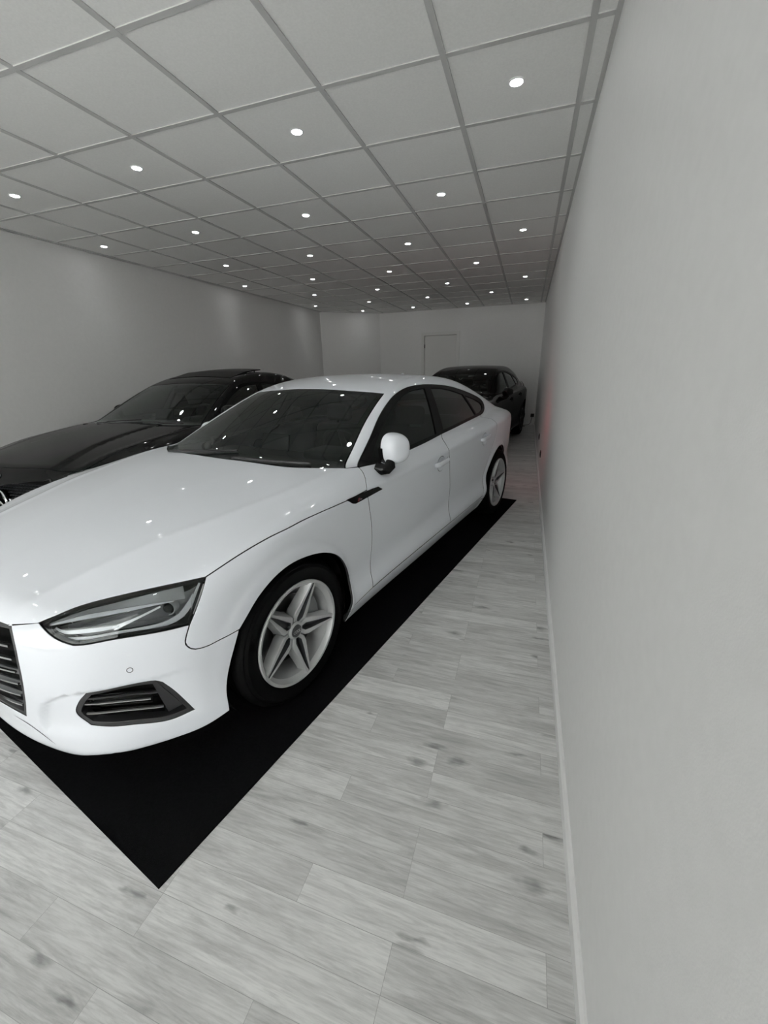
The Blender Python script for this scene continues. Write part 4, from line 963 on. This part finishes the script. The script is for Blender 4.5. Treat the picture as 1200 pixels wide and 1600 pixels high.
    # roof aerial, wipers, wing mirrors
    if PP['white']:
        bm = bmesh.new(); pr_ = [(0, .0), (-.04, .042), (-.075, .058), (-.10, .055), (-.105, 0)]
        P_, N_ = CC.xyz(CC.uv([(-2.46, 0, 1.34)])); zb = P_[0][2]
        V0 = [[bm.verts.new((-2.46+x_*1.0, s_*(.014-.010*min(1, z_/.05)), zb-.012+z_-(.010 if x_ < -.03 else 0)*0)) for x_, z_ in pr_] for s_ in (-1, 1)]
        for i in range(4): bm.faces.new((V0[0][i], V0[0][i+1], V0[1][i+1], V0[1][i]))
        bm.faces.new(V0[0]); bm.faces.new(V0[1][::-1]); bm.faces.new((V0[0][0], V0[1][0], V0[1][4], V0[0][4])); obj('roof_aerial', bm, PW, WA, bevel=.003, smooth=True)
    for y0_, y1_ in ((-.50, .06), (.12, .62)):
        ribbon('wiper', CC, [(-.385,y0_,.95),(-.415,(y0_+y1_)/2,.955),(-.47-.06*max(0, y1_-.3),y1_,.96)], [.020, .012, .008], M['plastic'], WA, off=-.004, thick=.010)
    wing_mirror(WA, PP['mirror'], PP['mirror_mat'], **PP['mirror_kw'])
    interior(WA, PP['cab_dx'], PP['cab_dz'])
    undertray(WA, PP['nose']-.16, PP['tail']+.12, 0, -WBB, .37)
    liner(WA, 0, .375, .865, .325); liner(WA, -WBB, .378, .855, .325)
    for x_, ph in ((0, 47), (-WBB, 20)):
        for sd in (1, -1):
            wheel(WA, 'front_wheel' if x_ == 0 else 'rear_wheel', x_, sd*(PP['track']-.106), side=sd, phase=ph if sd > 0 else ph+30, **PP['wheel_kw'])
    return dict(CC=CC, CF=CF, CR=CR, grille=gr, bonnet=bon[0], gl=gl)

# ------------------------------------------------------------------ the white car
def place_car(ox, oy, th, label, z=0):
    return empty('car', (ox, oy, z), rz=math.atan2(-math.cos(th), -math.sin(th)), label=label, cat='car')
white = place_car(-1.72983685, 1.52289721, .23133345, 'glossy white five-door car with silver star-spoke wheels on the black runner', z=.0055)
build_car(Sportback(), white, M['paint'], None, dict(white=True, mirror=(-.815, .925, .998), mirror_mat=M['paint'], mirror_kw=dict(fold=True, a=.082, h=.084, d=.052, other=(-.165, .035, -.035)), cab_dx=0, cab_dz=0,
    nose=.86, tail=-3.82, track=.908, wheel_kw=dict(logo='rings'), glass=M['glass'], side_glass=M['side_glass'], tail_mat=M['red_lens']))

# ------------------------------------------------------------------ the black cars
QUAL = 1.5
def remap(xa, xb, za, zb, ys=1.0):
    xa, xb, za, zb = map(np.array, (xa, xb, za, zb))
    def f(P):
        Q = P.copy(); Q[:, 0] = np.interp(P[:, 0], xa, xb); Q[:, 2] = np.interp(P[:, 2], za, zb); Q[:, 1] *= ys; return Q
    return f
CP = Coupe()
black1 = place_car(-3.69935, 2.7365, .00248, 'black low coupe with tilted glass roof panel parked along the left wall')
mpc = remap([-3.80, -3.224, -2.424, -1.25, -.55, -.42, .42, .86], [-3.72, -3.129, -2.329, -1.22, -.51, -.42, .42, .868], [0, .5, .69, .92, 1.285, 1.378], [0, .5, .735, .955, 1.335, 1.435])
c1 = build_car(CP, black1, M['black_paint'], mpc, dict(white=False, mirror=(-.80, .91, 1.03), mirror_mat=M['black_paint'], mirror_kw=dict(fold=True, other=(-.20, .07, -.02)), cab_dx=.02, cab_dz=.04,
    nose=.86, tail=-3.72, track=.895, wheel_kw=dict(style='multi', rims='lamp_grey', logo=None), glass=M['glass'], side_glass=M['dark_glass'], tail_mat=M['tail_off']))
C0 = Chart(CP, 'C'); F0 = Chart(CP, 'F')
ribbon('bonnet_shut_line', C0, [(.669,-.66,.755),(.70,-.58,.765),(.751,-.348,.784),(.783,0,.787),(.751,.348,.784),(.70,.58,.765),(.655,.66,.755)], .006, M['dark'], black1, off=-.0004)
ribbon('bonnet_side_line', C0, [(.655,.66,.755),(.50,.665,.80),(.30,.67,.85),(.10,.70,.88),(-.15,.725,.91),(-.40,.75,.93)], .005, M['dark'], black1, off=-.0004, mirror=True)
ribbon('waist_trim', c1['CC'], [(-.70,.82,.915),(-.834,.824,.913),(-1.239,.823,.929),(-1.7,.812,.952),(-2.3,.784,.976),(-2.70,.75,.988)], .012, M['badge_silver'], black1, off=-.002, thick=.003, mirror=True)
# raised glass roof panel
Pz, _ = C0.xyz(C0.uv([(-1.40, 0, 1.37), (-1.72, 0, 1.41), (-2.02, 0, 1.42), (-1.40, .44, 1.35), (-2.02, .44, 1.40), (-1.72, .44, 1.39)]))
bm = bmesh.new(); nx_, ny_ = 10, 14; top = []
for i in range(nx_+1):
    t = i/nx_; x = -1.40-.62*t; row = []
    for j in range(ny_+1):
        y = -.44+.88*j/ny_; q = 4*t*(1-t)
        zc = np.interp(t, [0, .5, 1], Pz[[0, 1, 2], 2]); ze = np.interp(t, [0, .5, 1], Pz[[3, 5, 4], 2]); z = zc+(ze-zc)*(y/.44)**2+.004+.030*t
        row.append((x, y, z))
    top.append(row)
for dz, fl in ((0, 1), (-.012, 0)):
    G_ = [[bm.verts.new((p[0], p[1], p[2]+dz)) for p in r_] for r_ in top]
    for i in range(nx_):
        for j in range(ny_): bm.faces.new((G_[i][j], G_[i][j+1], G_[i+1][j+1], G_[i+1][j]))
    if dz == 0: G1 = G_
ed = [(G1[i][0], G1[i+1][0], G_[i+1][0], G_[i][0]) for i in range(nx_)]+[(G1[i][-1], G1[i+1][-1], G_[i+1][-1], G_[i][-1]) for i in range(nx_)]+[(G1[0][j], G1[0][j+1], G_[0][j+1], G_[0][j]) for j in range(ny_)]+[(G1[-1][j], G1[-1][j+1], G_[-1][j+1], G_[-1][j]) for j in range(ny_)]
for e_ in ed: bm.faces.new(e_)
obj('glass_roof_panel', bm, M['gloss_black'], black1, smooth=True, angle=50)
for sx in (1, -1):
    bm = bmesh.new(); tube(bm, [(-1.95, .36*sx, 1.37), (-2.0, .36*sx, 1.425)], .008, 6); obj('roof_panel_lifter', bm, M['plastic'], black1)
# grille with small pins, slat and round star emblem; flat badge on the nose
def star(R, depth, ringr):
    bm = bmesh.new(); pts = [(0, R*math.cos(a), R*math.sin(a)) for a in np.linspace(0, 2*PI, 49)]; tube(bm, pts, ringr, 8, cap=False)
    for k in range(3):
        a = PI/2+2*PI*k/3; d = Vector((0, math.cos(a), math.sin(a))); s_ = Vector((0, -math.sin(a), math.cos(a))); w_ = R*.13
        tip = d*R*.98; v = [bm.verts.new(q) for q in (s_*w_*1.0, -s_*w_*1.0, tip, Vector((depth, 0, 0)), Vector((-depth, 0, 0)))]
        bm.faces.new((v[0], v[3], v[2])); bm.faces.new((v[3], v[1], v[2])); bm.faces.new((v[0], v[2], v[4])); bm.faces.new((v[1], v[4], v[2]))
    return bm
gr = c1['grille']; Pg, Ng = F0.xyz(F0.uv([(.87, 0, .540)]))
o = obj('star_emblem', star(.088, .014, .0062), M['chrome'], black1, smooth=True, angle=25); o.location = (Pg[0][0]+.004, 0, .540); o.rotation_euler = (0, math.radians(-6), 0)
bm = bmesh.new(); lathe(bm, [(.0001, -.012), (.080, -.012), (.084, -.018), (.084, -.04)], 40, axis='z'); bmesh.ops.rotate(bm, verts=bm.verts, cent=(0, 0, 0), matrix=Matrix.Rotation(PI/2, 3, 'Y'))
o2 = obj('emblem_plate', bm, M['gloss_black'], o, smooth=True)
for sg in (1, -1): ribbon('grille_slat', F0, [(.90, .098*sg, .555), (.90, .20*sg, .553), (.88, .34*sg, .548), (.85, .45*sg, .54)], [.020, .016, .012, .006], M['chrome'], gr, off=.010, thick=.006)
bm = bmesh.new(); uvs = []
for z in np.arange(.40, .70, .024):
    for k, y in enumerate(np.arange(-.42, .43, .030)): uvs.append((.9, y+(.015 if round(z/.024) % 2 else 0), z))
Pp, Np = F0.xyz(F0.uv(uvs))
for p, n_, u in zip(Pp, Np, uvs):
    if math.hypot(u[1], u[2]-.540) < .10: continue
    q = Vector(p)-Vector(n_)*.020; vs = [bm.verts.new(q+Vector(d)) for d in ((.0, .006, 0), (0, 0, .0045), (0, -.006, 0), (0, 0, -.0045))]; c_ = bm.verts.new(q+Vector((.006, 0, 0))); b_ = bm.verts.new(q-Vector((.03, 0, 0)))
    for i in range(4): bm.faces.new((vs[i], vs[(i+1) % 4], c_)); bm.faces.new((vs[(i+1) % 4], vs[i], b_))
o = obj('grille_pins', bm, M['lamp_grey'], gr)
P_, N_ = F0.xyz(F0.uv([(.80, 0, .712)])); bm = star(.022, .004, .0022); o = obj('nose_badge', bm, M['chrome'], black1, smooth=True, angle=25)
n_ = Vector(N_[0]); o.location = Vector(P_[0])+n_*.003; o.rotation_euler = (0, -math.atan2(n_.z, n_.x), 0)

HB = Hatch()
black2 = place_car(-1.33, 7.10, .150, 'black compact hatchback parked behind the white car near the back wall')
mph = remap([-3.80, -3.224, -2.78, -2.424, -1.25, -.55, -.42, .42, .86], [-3.42, -3.0, -2.66, -2.20, -1.08, -.46, -.42, .42, .825], [0, .5, .69, .92, 1.285, 1.378], [0, .5, .742, .975, 1.352, 1.448])
build_car(HB, black2, M['black_paint'], mph, dict(white=False, mirror=(-.68, .94, 1.0), mirror_mat=M['black_paint'], mirror_kw=dict(fold=True, a=.11, h=.07, d=.055), cab_dx=.12, cab_dz=.06,
    nose=.82, tail=-3.42, track=.89, wheel_kw=dict(style='multi', rims='lamp_grey', logo=None), glass=M['glass'], side_glass=M['side_glass'], tail_mat=M['tail_off']))
